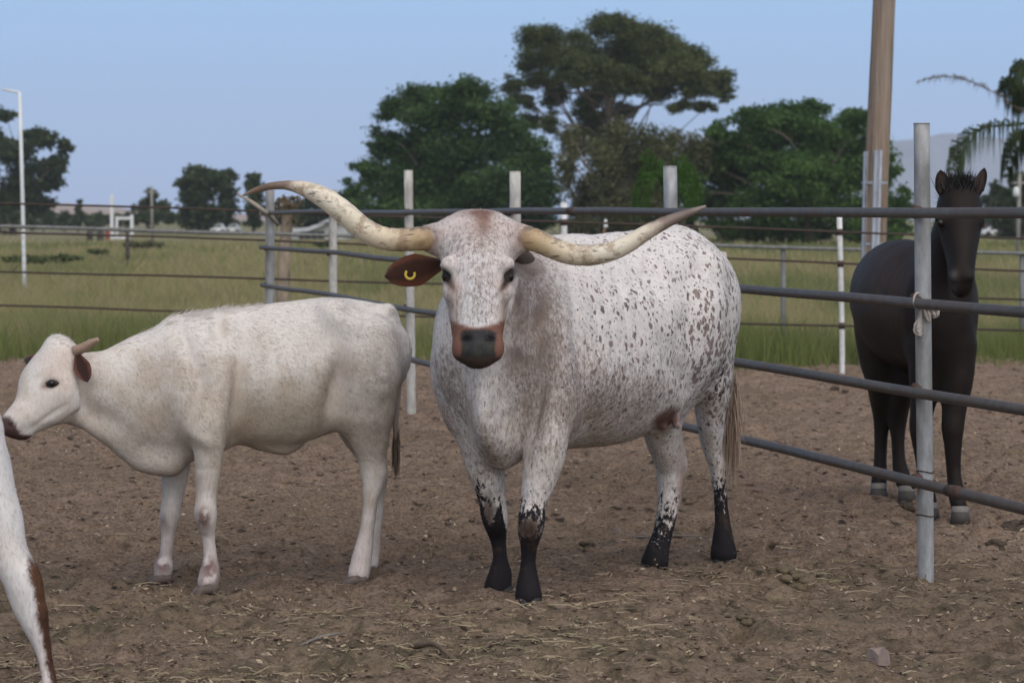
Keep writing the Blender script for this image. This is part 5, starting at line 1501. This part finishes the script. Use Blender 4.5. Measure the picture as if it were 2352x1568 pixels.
# ================================================================ black young horse
def horse():
    s = Skin((1.62, 11.3, -.02), (2.62, 14.1, 1.82), 0.0125)
    sx = (1, 0, 0)
    s.loft([sec(2172, 770, 12.32, 62, 108), sec(2150, 735, 12.5, 88, 128), sec(2118, 705, 12.75, 112, 140), sec(2090, 698, 13.0, 124, 146), sec(2068, 682, 13.25, 116, 132), sec(2056, 672, 13.45, 100, 112), sec(2050, 668, 13.58, 78, 82)], sx, .05)
    s.loft([sec(2204, 480, 12.14, 44, 56), sec(2192, 545, 12.24, 52, 70), sec(2176, 620, 12.36, 60, 96), sec(2160, 690, 12.5, 80, 120)], sx, .08)
    s.loft([sec(2203, 446, 12.10, 40, 38), sec(2203, 480, 12.06, 52, 54), sec(2204, 515, 12.02, 50, 60), sec(2206, 560, 11.96, 40, 52), sec(2207, 600, 11.90, 32, 42), sec(2207, 632, 11.86, 30, 35), sec(2207, 652, 11.85, 27, 28)], sx, .03)
    for sg in (-1, 1):
        s.ball(2204 + sg * 44, 505, 11.97, 15, 10, 14, k=.03); s.ball(2207 + sg * 18, 636, 11.80, 13, 11, 14, k=.02); s.ball(2207 + sg * 17, 634, 11.745, 5, 6, 8, k=.01, neg=True)
    s.ball(2207, 664, 11.87, 19, 10, 20, k=.02)
    s.loft([sec(2196, 800, 12.36, 46, 66), sec(2196, 870, 12.33, 40, 52), sec(2192, 940, 12.30, 29, 34), sec(2188, 985, 12.28, 26, 29), sec(2189, 1025, 12.28, 20, 23), sec(2190, 1080, 12.28, 15.5, 20), sec(2196, 1128, 12.26, 18, 22), sec(2202, 1160, 12.23, 19, 22)], sx, .05)
    s.loft([sec(2132, 800, 12.42, 46, 66), sec(2128, 870, 12.42, 38, 52), sec(2118, 940, 12.42, 28, 34), sec(2113, 985, 12.42, 25, 28), sec(2117, 1040, 12.42, 17, 22), sec(2124, 1090, 12.42, 15.5, 20), sec(2130, 1130, 12.40, 18, 22), sec(2133, 1150, 12.39, 19, 22)], sx, .05)
    s.loft([sec(2016, 770, 13.30, 52, 95), sec(2016, 850, 13.30, 34, 72), sec(2020, 905, 13.34, 25, 50), sec(2025, 950, 13.38, 21, 36), sec(2023, 1010, 13.37, 15, 22), sec(2022, 1060, 13.35, 15, 21), sec(2020, 1095, 13.32, 18, 22), sec(2019, 1118, 13.30, 18, 21)], sx, .05)
    s.loft([sec(2082, 800, 13.2, 48, 90), sec(2076, 870, 13.2, 34, 66), sec(2066, 920, 13.24, 26, 46), sec(2062, 965, 13.26, 20, 34), sec(2063, 1020, 13.24, 15, 22), sec(2066, 1066, 13.22, 16, 21), sec(2074, 1098, 13.18, 19, 22), sec(2079, 1112, 13.17, 18, 20)], sx, .05)
    V, Q = s.surface(); N = vnormals(V, Q)
    V += N * ((fbm(V * 7 + 3, 3) - .5) * .012)[:, None]
    px, py = pix(V); n = len(V); nz = fbm(V * 8, 3)
    c = np.tile(np.array([.0175, .0130, .0112]), (n, 1))
    c = lerp(c, .75 * blob(px, py, 2030, 680, 90, 120) * (V[:, 1] > 12.4), (.060, .040, .031))  # brown sheen of the flank painted into the coat
    c = lerp(c, .4 * sst(nz, .5, .7) * (py < 850), (.022, .016, .014))
    c = lerp(c, .5 * blob(px, py, 2190, 650, 9, 30), (.10, .10, .10))
    at_ = {'coat': c}
    b = np.array([2.07, 12.85, 0])
    root = empty('horse', b, 'black young horse with a short upright forelock, looking over the pipe fence beside its post', 'horse')
    M = coat_material('black_hide', False, .55, .10, grain=.08)
    hide(root, b, V, Q, M, at_)
    hair('coat_hair', V, Q, N, lambda P: np.where((P[:, 2] < .62)[:, None], np.array([[0, .05, -1.]]), np.array([[-.1, .7, -.6]])), lambda P: np.full(len(P), 7000.0), lambda P: np.full(len(P), .018), .0018, M, at_, root, b, 12, .08)
    EM = ear_material('dark_horse_ear', (.014, .010, .010), (.055, .034, .027))
    link('ear', ear_mesh(b, at(2172, 462, 12.08), at(2160, 390, 12.05), .047, (1, -.25, 0), -.42), EM, root)
    link('ear', ear_mesh(b, at(2230, 460, 12.08), at(2262, 386, 12.05), .047, (1, .25, .4), -.42), EM, root)
    for x in (2160, 2248): eye(root, b, at(x, 512, 11.955), .019)
    r = np.random.default_rng(6)
    m = 1100
    P = np.array(at(2201, 440, 12.08)) + r.normal(size=(m, 3)) * [.034, .04, .014]
    d = np.stack([r.normal(0, .35, m), r.normal(-.15, .3, m), np.full(m, 1.0)], 1); L = r.uniform(.04, .105, (m, 1)); sd = np.stack([np.full(m, .0022), np.zeros(m), np.zeros(m)], 1)
    # neck crest mane
    m2 = 700; tt = r.random(m2); cp = cr([at(2203, 448, 12.16), at(2186, 500, 12.34), at(2160, 560, 12.52)], 10); ci = (tt * (len(cp) - 1)).astype(int)
    P2 = cp[ci] + r.normal(size=(m2, 3)) * .018; d2 = np.stack([r.normal(-.35, .4, m2), r.normal(.1, .3, m2), np.full(m2, .5)], 1); L2 = r.uniform(.05, .11, (m2, 1)); sd2 = np.tile([[.0022, 0, 0]], (m2, 1))
    P = np.concatenate([P, P2]); d = np.concatenate([d, d2]); L = np.concatenate([L, L2]); sd = np.concatenate([sd, sd2])
    vv = np.stack([P - sd, P + sd, P + d * L], 1).reshape(-1, 3)
    mane = link('mane', mesh_np('mane', vv - b, np.arange(len(vv)).reshape(-1, 3)), simple('black_mane', (.010, .009, .009), .6, .2, 5), root); mane['kind'] = 'stuff'
    mb = MB(); tp = cr([at(2050, 600, 13.66), at(2042, 640, 13.74), at(2040, 740, 13.74), at(2044, 860, 13.72)], 6); mb.tube(tp - b, np.linspace(.035, .03, len(tp)), 10, wob=.05)
    tm = mb.mesh('tail'); set_attr(tm, 'coat', np.tile([.012, .010, .010], (len(tm.vertices), 1))); link('tail', tm, DULLCOAT, root)
    HB = simple('grey_hoof', (.055, .048, .042), .7, .35, 24); CB = simple('pale_coronet', (.19, .175, .155), .8, .2, 20)
    for (x, y, Y) in ((2205, 1190, 12.21), (2135, 1180, 12.37), (2018, 1142, 13.27), (2082, 1138, 13.14)):
        sc = Y / F; c0 = at(x, y, Y); c0[2] = 0
        mb = MB(); mb.tube(np.array([c0 + [0, -.012, -.005], c0 + [0, -.008, .03], c0 + [0, 0, .055]]) - b, [.050, .046, .041], 14); link('hoof', mb.mesh('hoof'), HB, root)
        mb = MB(); mb.tube(np.array([c0 + [0, 0, .056], c0 + [0, 0, .068], c0 + [0, .002, .08]]) - b, [.043, .044, .040], 14, caps=False); link('coronet_band', mb.mesh('coronet_band'), CB, root)

# ================================================================ white cow mostly outside the left edge
def edge_cow():
    s = Skin((-3.6, 6.6, -.05), (-1.26, 8.1, 1.45), 0.013)
    dp = (0, 1, 0)
    s.loft([sec(-255, 700, 7.42, 110, 130), sec(-285, 680, 7.44, 170, 195), sec(-360, 690, 7.46, 210, 230), sec(-600, 700, 7.48, 225, 240), sec(-850, 690, 7.5, 200, 230), sec(-1000, 650, 7.5, 130, 180)], dp, .05)
    s.loft([sec(-1000, 620, 7.5, 90, 130), sec(-1120, 560, 7.5, 75, 100), sec(-1200, 540, 7.5, 80, 85), sec(-1260, 620, 7.5, 60, 75), sec(-1310, 720, 7.5, 45, 50)], dp, .06)
    s.loft([sec(-190, 800, 7.4, 110, 110), sec(-78, 960, 7.4, 76, 86), sec(-58, 1033, 7.4, 71, 78), sec(-26, 1133, 7.4, 63, 68), sec(-3, 1189, 7.4, 53, 60), sec(12, 1253, 7.4, 46, 54), sec(32, 1293, 7.4, 42, 52), sec(52, 1327, 7.4, 44, 52), sec(58, 1352, 7.4, 43, 50),
            sec(66, 1385, 7.4, 37, 46), sec(77, 1412, 7.4, 36, 42), sec(85, 1442, 7.4, 28, 36), sec(100, 1488, 7.4, 20, 28), sec(108, 1532, 7.39, 16.5, 24), sec(114, 1568, 7.38, 18, 26), sec(122, 1605, 7.37, 25, 31), sec(127, 1640, 7.36, 31, 35)], (1, 0, 0), .05)
    for (x0, Y) in ((-190, 7.75), (-860, 7.3), (-820, 7.7)):
        s.loft([sec(x0, 850, Y, 80, 90), sec(x0 - 5, 1050, Y, 62, 66), sec(x0 + 20, 1250, Y, 42, 46), sec(x0 + 12, 1330, Y, 42, 44), sec(x0, 1480, Y, 28, 30), sec(x0 - 8, 1590, Y, 34, 36), sec(x0 - 14, 1630, Y, 36, 38)], (1, 0, 0), .05)
    V, Q = s.surface(); N = vnormals(V, Q)
    V += N * ((fbm(V * 9, 3) - .5) * .012)[:, None]
    px, py = pix(V); n = len(V); nz = fbm(V * 14, 3); nz2 = fbm(V * 40, 2)
    c = np.tile(np.array([.70, .665, .635]), (n, 1))
    c = lerp(c, .4 * sst(nz, .45, .65), (.60, .53, .46))
    # brown blaze down the back of the leg
    edge = np.interp(py, [1270, 1325, 1361, 1400, 1456, 1508, 1556, 1650], [60, 65, 74, 78, 92, 100, 112, 126])
    br = sst(px - edge + (nz2 - .5) * 16, -3, 7) * sst(py, 1262, 1300) * (px > 20)
    c = lerp(c, br, (.105, .048, .026)); c = lerp(c, br * sst(nz, .4, .6) * .7, (.055, .028, .018))
    c = lerp(c, .4 * sst(py, 1430, 1500) * (1 - br) * (px > -60), (.55, .45, .42))
    b = np.array([-2.3, 7.4, 0])
    root = empty('white_cow', b, 'white animal cut off by the left edge, only its brown striped leg in view', 'cow')
    M = coat_material('cream_hide', False, .8, .12, grain=.10); at_ = {'coat': c}
    hide(root, b, V, Q, M, at_)
    hair('coat_hair', V, Q, N, lambda P: np.tile([[.15, .05, -1.]], (len(P), 1)), lambda P: np.where(P[:, 0] > -1.75, 17000., 500.), lambda P: np.full(len(P), .017), .0017, M, at_, root, b, 14, .10)
    hoof(root, b, 132, 1668, 7.35, (-.3, -.6), .046, HOOFL)
    for (x0, Y) in ((-190, 7.75), (-860, 7.3), (-820, 7.7)): hoof(root, b, x0 - 20, 1660, Y, (-1, -.1), .046, HOOFL)
    eye(root, b, at(-1250, 590, 7.39), .018)
    for dy in (-.12, .12):
        link('ear', ear_mesh(b, at(-1180, 500, 7.5 + dy), at(-1140, 500, 7.5 + dy * 2.4), .05, (0, 0, 1), .3), ear_material('white_ear', (.6, .55, .5), (.4, .3, .27)), root)
longhorn(); calf(); horse(); edge_cow()
# ---------------------------------------------------------------- rope on the near post, litter on the ground
def rope():
    s = F / PA[1]
    b = at(2112, 692, PA[1] - .08)
    root = empty('rope', b, 'frayed pale rope looped over the second rail at the post before the horse', 'rope')
    M = simple('pale_rope', (.44, .385, .34), .9, .3, 60, bump=.8, stretch=(1, 1, .4))
    zc = 1.147; x0, y0 = PA + NRM * .052
    cx = x0 - PD[0] * -0.0; 
    def P(px, z, dy): return np.array([(px - 1176) / F * (PA[1]), PA[1] + dy, z])
    zr = at(0, 689, PA[1])[2]
    mb = MB(); an = np.linspace(-.35 * np.pi, -1.62 * np.pi, 20)
    cpt = np.array([(2108 - 1176) / F * (PA[1] - .05), PA[1] - .055, zr])
    # ring round the rail, seen edge on at the left of the post
    mb.tube([cpt + np.array([-.006 + .016 * math.cos(a), -.004, .030 * math.sin(a)]) + np.array([0, -.028 * abs(math.sin(a * .5)), 0]) for a in an], .0048, 8)
    link('loop', mb.mesh('loop'), M, root); root.children[-1].data.transform(__import__('mathutils').Matrix.Translation(-Vector(b)))
    def strip(pts, wd, seed):
        P0 = cr(pts, 6) ; r = np.random.default_rng(seed); n = len(P0); m2 = MB()
        for k in range(9):
            o = r.normal(size=3) * [1, .5, 0] * .3
            w_ = np.interp(np.linspace(0, 1, n), np.linspace(0, 1, len(wd)), wd)[:, None]
            m2.tube(P0 + o * w_ + r.normal(size=(n, 3)) * .0012 - b, np.clip(w_[:, 0] * .28, .001, 1), 6)
        return m2
    Y = PA[1] - .045
    link('end', strip([at(2116, 708, Y), at(2114, 728, Y), at(2109, 748, Y), at(2109, 762, Y), at(2114, 772, Y)], [.006, .012, .022, .022, .008], 2).mesh('end'), M, root)
    link('end', strip([at(2118, 706, Y), at(2130, 706, Y - .01), at(2142, 712, Y), at(2147, 722, Y), at(2145, 730, Y)], [.012, .02, .024, .018, .006], 3).mesh('end'), M, root)
    link('knot', strip([at(2122, 705, Y), at(2128, 722, Y - .005), at(2134, 740, Y)], [.016, .022, .006], 4).mesh('knot'), M, root)
rope()

def litter():
    r = np.random.default_rng(31)
    # straw and hay scraps
    g = G('straw'); a = g.n('SeparateColor', _0=g.attr('tint').outputs['Color'])
    c = g.mix(a.outputs[0], (.20, .155, .10), (.34, .275, .185)); c = g.mix(a.outputs[1], c, (.17, .17, .085))
    g.P(Base_Color=c, Roughness=.85, Specular_IOR_Level=.15)
    n = 26000
    y = 7.2 + 9.5 * r.random(n) ** 2.2
    x = r.uniform(-1, 1, n) * (y * .205 + .6)
    p = np.stack([x * 1.3, y * 1.3], 1); keep = r.random(n) < .06 + .95 * sst(fbm(p, 3), .45, .63) * sst(y + (-x) * .5, 12.5, 9)
    x, y = x[keep], y[keep]; n = len(x)
    L = r.uniform(.008, .034, n) * r.choice([1, 1, 1, 1, 2.2], n); an = r.uniform(0, 2 * np.pi, n); w_ = r.uniform(.0012, .0026, n)
    z = hz(x, y) + r.uniform(.002, .012, n)
    dx, dy = np.cos(an) * L, np.sin(an) * L; sx, sy = -np.sin(an) * w_, np.cos(an) * w_
    dz = r.normal(0, .22, n) * L; bz = np.abs(r.normal(0, .12, n)) * L
    A = np.stack([x - dx, y - dy, z - dz * .5], 1); Mi = np.stack([x + sy * 3, y - sx * 3, z + bz], 1); Bp = np.stack([x + dx, y + dy, z + dz * .5], 1); S = np.stack([sx, sy, w_ * .5], 1)
    V = np.stack([A - S, A + S, Mi + S, Mi - S, Bp + S * .6, Bp - S * .6], 1).reshape(-1, 3); bb = np.arange(n)[:, None] * 6
    me = mesh_np('straw', V, [bb + np.array([[0, 1, 2, 3]]), bb + np.array([[3, 2, 4, 5]])])
    set_attr(me, 'tint', np.repeat(np.stack([r.random(n), (r.random(n) < .25) * r.random(n), np.zeros(n)], 1), 6, 0))
    tag(link('straw', me, g.m), kind='stuff')
    # trampled flakes of hay and dry dung
    n = 42000
    y = 7.2 + 12 * r.random(n) ** 2.0; x = r.uniform(-1, 1, n) * (y * .205 + .6)
    keep = r.random(n) < .25 + .75 * sst(fbm(np.stack([x * 2.1 + 9, y * 2.1], 1), 3), .38, .6); x, y = x[keep], y[keep]; n = len(x)
    a_ = r.uniform(0, 6.28, n); L = r.uniform(.004, .014, n); w_ = L * r.uniform(.2, .6, n)
    u = np.stack([np.cos(a_), np.sin(a_), r.normal(0, .3, n)], 1) * L[:, None]; s_ = np.stack([-np.sin(a_), np.cos(a_), r.normal(0, .4, n)], 1) * w_[:, None]
    P = np.stack([x, y, hz(x, y) + .004 + r.random(n) * .005], 1)
    me = mesh_np('hay_flakes', np.stack([P - u, P - s_, P + u, P + s_], 1).reshape(-1, 3), np.arange(n * 4).reshape(-1, 4), False)
    g2 = G('hay_flake'); a = g2.n('SeparateColor', _0=g2.attr('tint').outputs['Color'])
    c = g2.ramp(a.outputs[0], [(0.0, (.085, .062, .045)), (.4, (.21, .155, .11)), (.8, (.33, .255, .175)), (1.0, (.45, .37, .26))]); g2.P(Base_Color=c, Roughness=.95, Specular_IOR_Level=.08)
    set_attr(me, 'tint', np.repeat(np.stack([r.random(n), r.random(n), np.zeros(n)], 1), 4, 0))
    tag(link('hay_flakes', me, g2.m), kind='stuff')
    # crumbs of soil and dung
    n = 9000
    y = 7.2 + 15 * r.random(n) ** 1.6; x = r.uniform(-1, 1, n) * (y * .205 + .6)
    sz = r.uniform(.004, .011, n) * r.choice([1, 1, 1, 1, 1.8], n)
    ico = np.array([(0, 0, 1), (.9, 0, .3), (.28, .85, .3), (-.72, .53, .3), (-.72, -.53, .3), (.28, -.85, .3), (0, 0, -.6)])
    it = np.array([[0, 1, 2], [0, 2, 3], [0, 3, 4], [0, 4, 5], [0, 5, 1], [6, 2, 1], [6, 3, 2], [6, 4, 3], [6, 5, 4], [6, 1, 5]])
    jit = 1 + r.normal(0, .22, (n, 7, 1)); an = r.uniform(0, 6.28, n)
    bv = ico[None] * jit * np.array([1.2, 1, .5]); ca, sa = np.cos(an)[:, None], np.sin(an)[:, None]
    bv = np.stack([bv[..., 0] * ca - bv[..., 1] * sa, bv[..., 0] * sa + bv[..., 1] * ca, bv[..., 2]], -1) * sz[:, None, None]
    V = bv + np.stack([x, y, hz(x, y) + sz * .3], 1)[:, None]
    me = mesh_np('soil_crumbs', V.reshape(-1, 3), (np.arange(n)[:, None, None] * 7 + it[None]).reshape(-1, 3), False)
    g = G('soil_crumb'); nn = g.noise(g.obj(), 3, 3); c = g.ramp(nn, [(.40, (.075, .054, .04)), (.55, (.16, .118, .087)), (.7, (.25, .19, .145))]); g.P(Base_Color=c, Roughness=.95, Specular_IOR_Level=.1)
    tag(link('soil_crumbs', me, g.m), kind='stuff')
    # dung piles: clustered lumps
    DUNG = simple('old_dung', (.062, .046, .032), .95, .4, 25, bump=.8)
    DUNG2 = simple('dry_dung', (.12, .092, .058), .95, .4, 25, bump=.8)
    spots = [(1925, 902, 34, DUNG, 'dark dung pile on the bare dirt left of the horse, behind the fence'), (2335, 1210, 44, DUNG, 'dark dung pile beside the horse\'s front hoof at the right edge'),
             (1352, 1250, 26, DUNG, 'small dark dung clod between the front and hind legs of the longhorn'), (2075, 1172, 30, DUNG, 'flat dung scatter left of the near galvanised post'),
             (1830, 1352, 50, DUNG2, 'wide crumbly dung pile on the dirt right of the longhorn\'s hind hooves'), (958, 1410, 20, DUNG, 'single dark clod in front of the longhorn, left of its hooves'),
             (2290, 1258, 30, DUNG, 'dung clods on the dirt below the lowest rail at the right'), (390, 1090, 16, DUNG, 'small dung clod on the dirt under the calf\'s chest'),
             (1720, 1440, 40, DUNG2, 'broken dung heap in the straw at the lower right'), (1050, 1640, 30, DUNG2, 'clod at the bottom edge below the longhorn')]
    for i, (px, py, wd, M, lab) in enumerate(spots):
        c = gd(px, py); W = wd / F * c[1]; c[2] = hz(c[0], c[1])
        mb = MB(); k = max(7, int(wd * .75))
        for j in range(k):
            o = np.clip(r.normal(size=2), -1.5, 1.5) * [W * .38, W * .55]; q = r.uniform(.3, .75) * min(W * .45, .04)
            zz = hz(c[0] + o[0], c[1] + o[1]) - c[2] + q * .3
            th = np.linspace(-1, 1, 6); mb.tube([np.array([o[0], o[1], zz + q * .7 * math.sin(t * 1.57)]) for t in th], np.maximum(np.cos(th * 1.57), .08) * q * 1.15, 8, wob=.13)
        tag(link('dung_pile', mb.mesh('dung_pile'), M, None, c), lab, 'dung', 'dung piles in the pen')
    # stone or bark piece
    ROCK = simple('brown_stone', (.27, .205, .175), .9, .2, 18, bump=.5)
    c = gd(2020, 1520); c[2] = hz(c[0], c[1])
    k = c[1] / F
    prof = np.array([(-26, 20), (-8, 8), (12, 30), (24, -8), (14, -22), (-6, -14), (-16, 2)], float) * k
    V = [(x, yy * 1.6, -.01) for x, yy in prof] + [(x * .85, yy * 1.4, .034 + .014 * math.sin(i * 2.1)) for i, (x, yy) in enumerate(prof)] + [(0.01, 0, .046)]
    nn = 7; q = [[i, (i + 1) % nn, nn + (i + 1) % nn, nn + i] for i in range(nn)]; t = [[nn + i, nn + (i + 1) % nn, 14] for i in range(nn)]
    tag(link('stone', mesh_np('stone', np.array(V), [np.array(q), np.array(t)], False), ROCK, None, c), 'angular brown stone on the strewn dirt at the lower right', 'stone')
    # sticks and bark
    BK = simple('old_stick', (.12, .085, .06), .9, .4, 20, bump=.7); BK2 = simple('grey_stick', (.17, .15, .135), .9, .3, 20, bump=.6)
    def stick(pts, rads, M, nm, lab, cat, grp=None):
        P = np.array([gd(x, y) for x, y in pts]); P[:, 2] = hz(P[:, 0], P[:, 1]) + .008
        o0 = P[0].copy(); mb = MB(); sp = cr(P, 5); mb.tube(sp - o0, np.interp(np.linspace(0, 1, len(sp)), np.linspace(0, 1, len(rads)), rads), 8, wob=.1)
        tag(link(nm, mb.mesh(nm), M, None, o0), lab, cat, grp)
    gr = 'sticks lying in the pen'
    stick([(930, 1492), (945, 1496), (1000, 1510), (1060, 1522), (1110, 1510), (1158, 1482)], [.016, .012, .009, .009, .008, .004], BK, 'stick', 'longest bent brown stick on the dirt in front of the longhorn', 'stick', gr)
    stick([(1050, 1416), (1080, 1410), (1118, 1408)], [.004, .014, .006], BK, 'bark_strip', 'short dark strip of bark just in front of the longhorn\'s hooves', 'bark', gr)
    stick([(1405, 1222), (1460, 1232), (1545, 1240), (1650, 1246)], [.003, .005, .005, .003], BK2, 'twig', 'thin dark twig lying behind the longhorn\'s hind hooves', 'twig', gr)
    stick([(690, 1502), (740, 1486), (790, 1476)], [.004, .006, .003], BK2, 'twig', 'thin grey twig on the dirt between the calf and the longhorn\'s hooves', 'twig', gr)
    stick([(2050, 1610), (2100, 1614), (2155, 1606)], [.006, .008, .004], BK2, 'stick', 'pale stick near the bottom edge below the stone', 'stick', gr)
    stick([(-10, 1448), (30, 1444), (60, 1446)], [.006, .008, .005], BK, 'stick', 'dark stick crossing behind the brown striped leg at the left edge', 'stick', gr)
    stick([(470, 1635), (490, 1640), (508, 1634)], [.01, .013, .008], BK, 'bark_strip', 'dark bark chip near the bottom left of the pen', 'bark', gr)
litter()

# ---------------------------------------------------------------- air
def haze():
    x0, x1, y0, y1, z0, z1 = -2900, 2900, -500, 2900, -3.2, 120
    v = np.array([(x, y, z) for x in (x0, x1) for y in (y0, y1) for z in (z0, z1)], float)
    q = np.array([[0, 1, 3, 2], [4, 6, 7, 5], [0, 4, 5, 1], [2, 3, 7, 6], [0, 2, 6, 4], [1, 5, 7, 3]])
    m = bpy.data.materials.new('haze_air'); m.use_nodes = True
    t = m.node_tree; t.nodes.clear()
    o = t.nodes.new('ShaderNodeOutputMaterial'); p = t.nodes.new('ShaderNodeVolumePrincipled')
    p.inputs['Color'].default_value = (0.84, 0.91, 1.0, 1); p.inputs['Density'].default_value = 0.00020; p.inputs['Anisotropy'].default_value = 0.0
    t.links.new(p.outputs[0], o.inputs['Volume'])
    tag(link('haze', mesh_np('haze', v, q, False), m), kind='stuff')
haze()
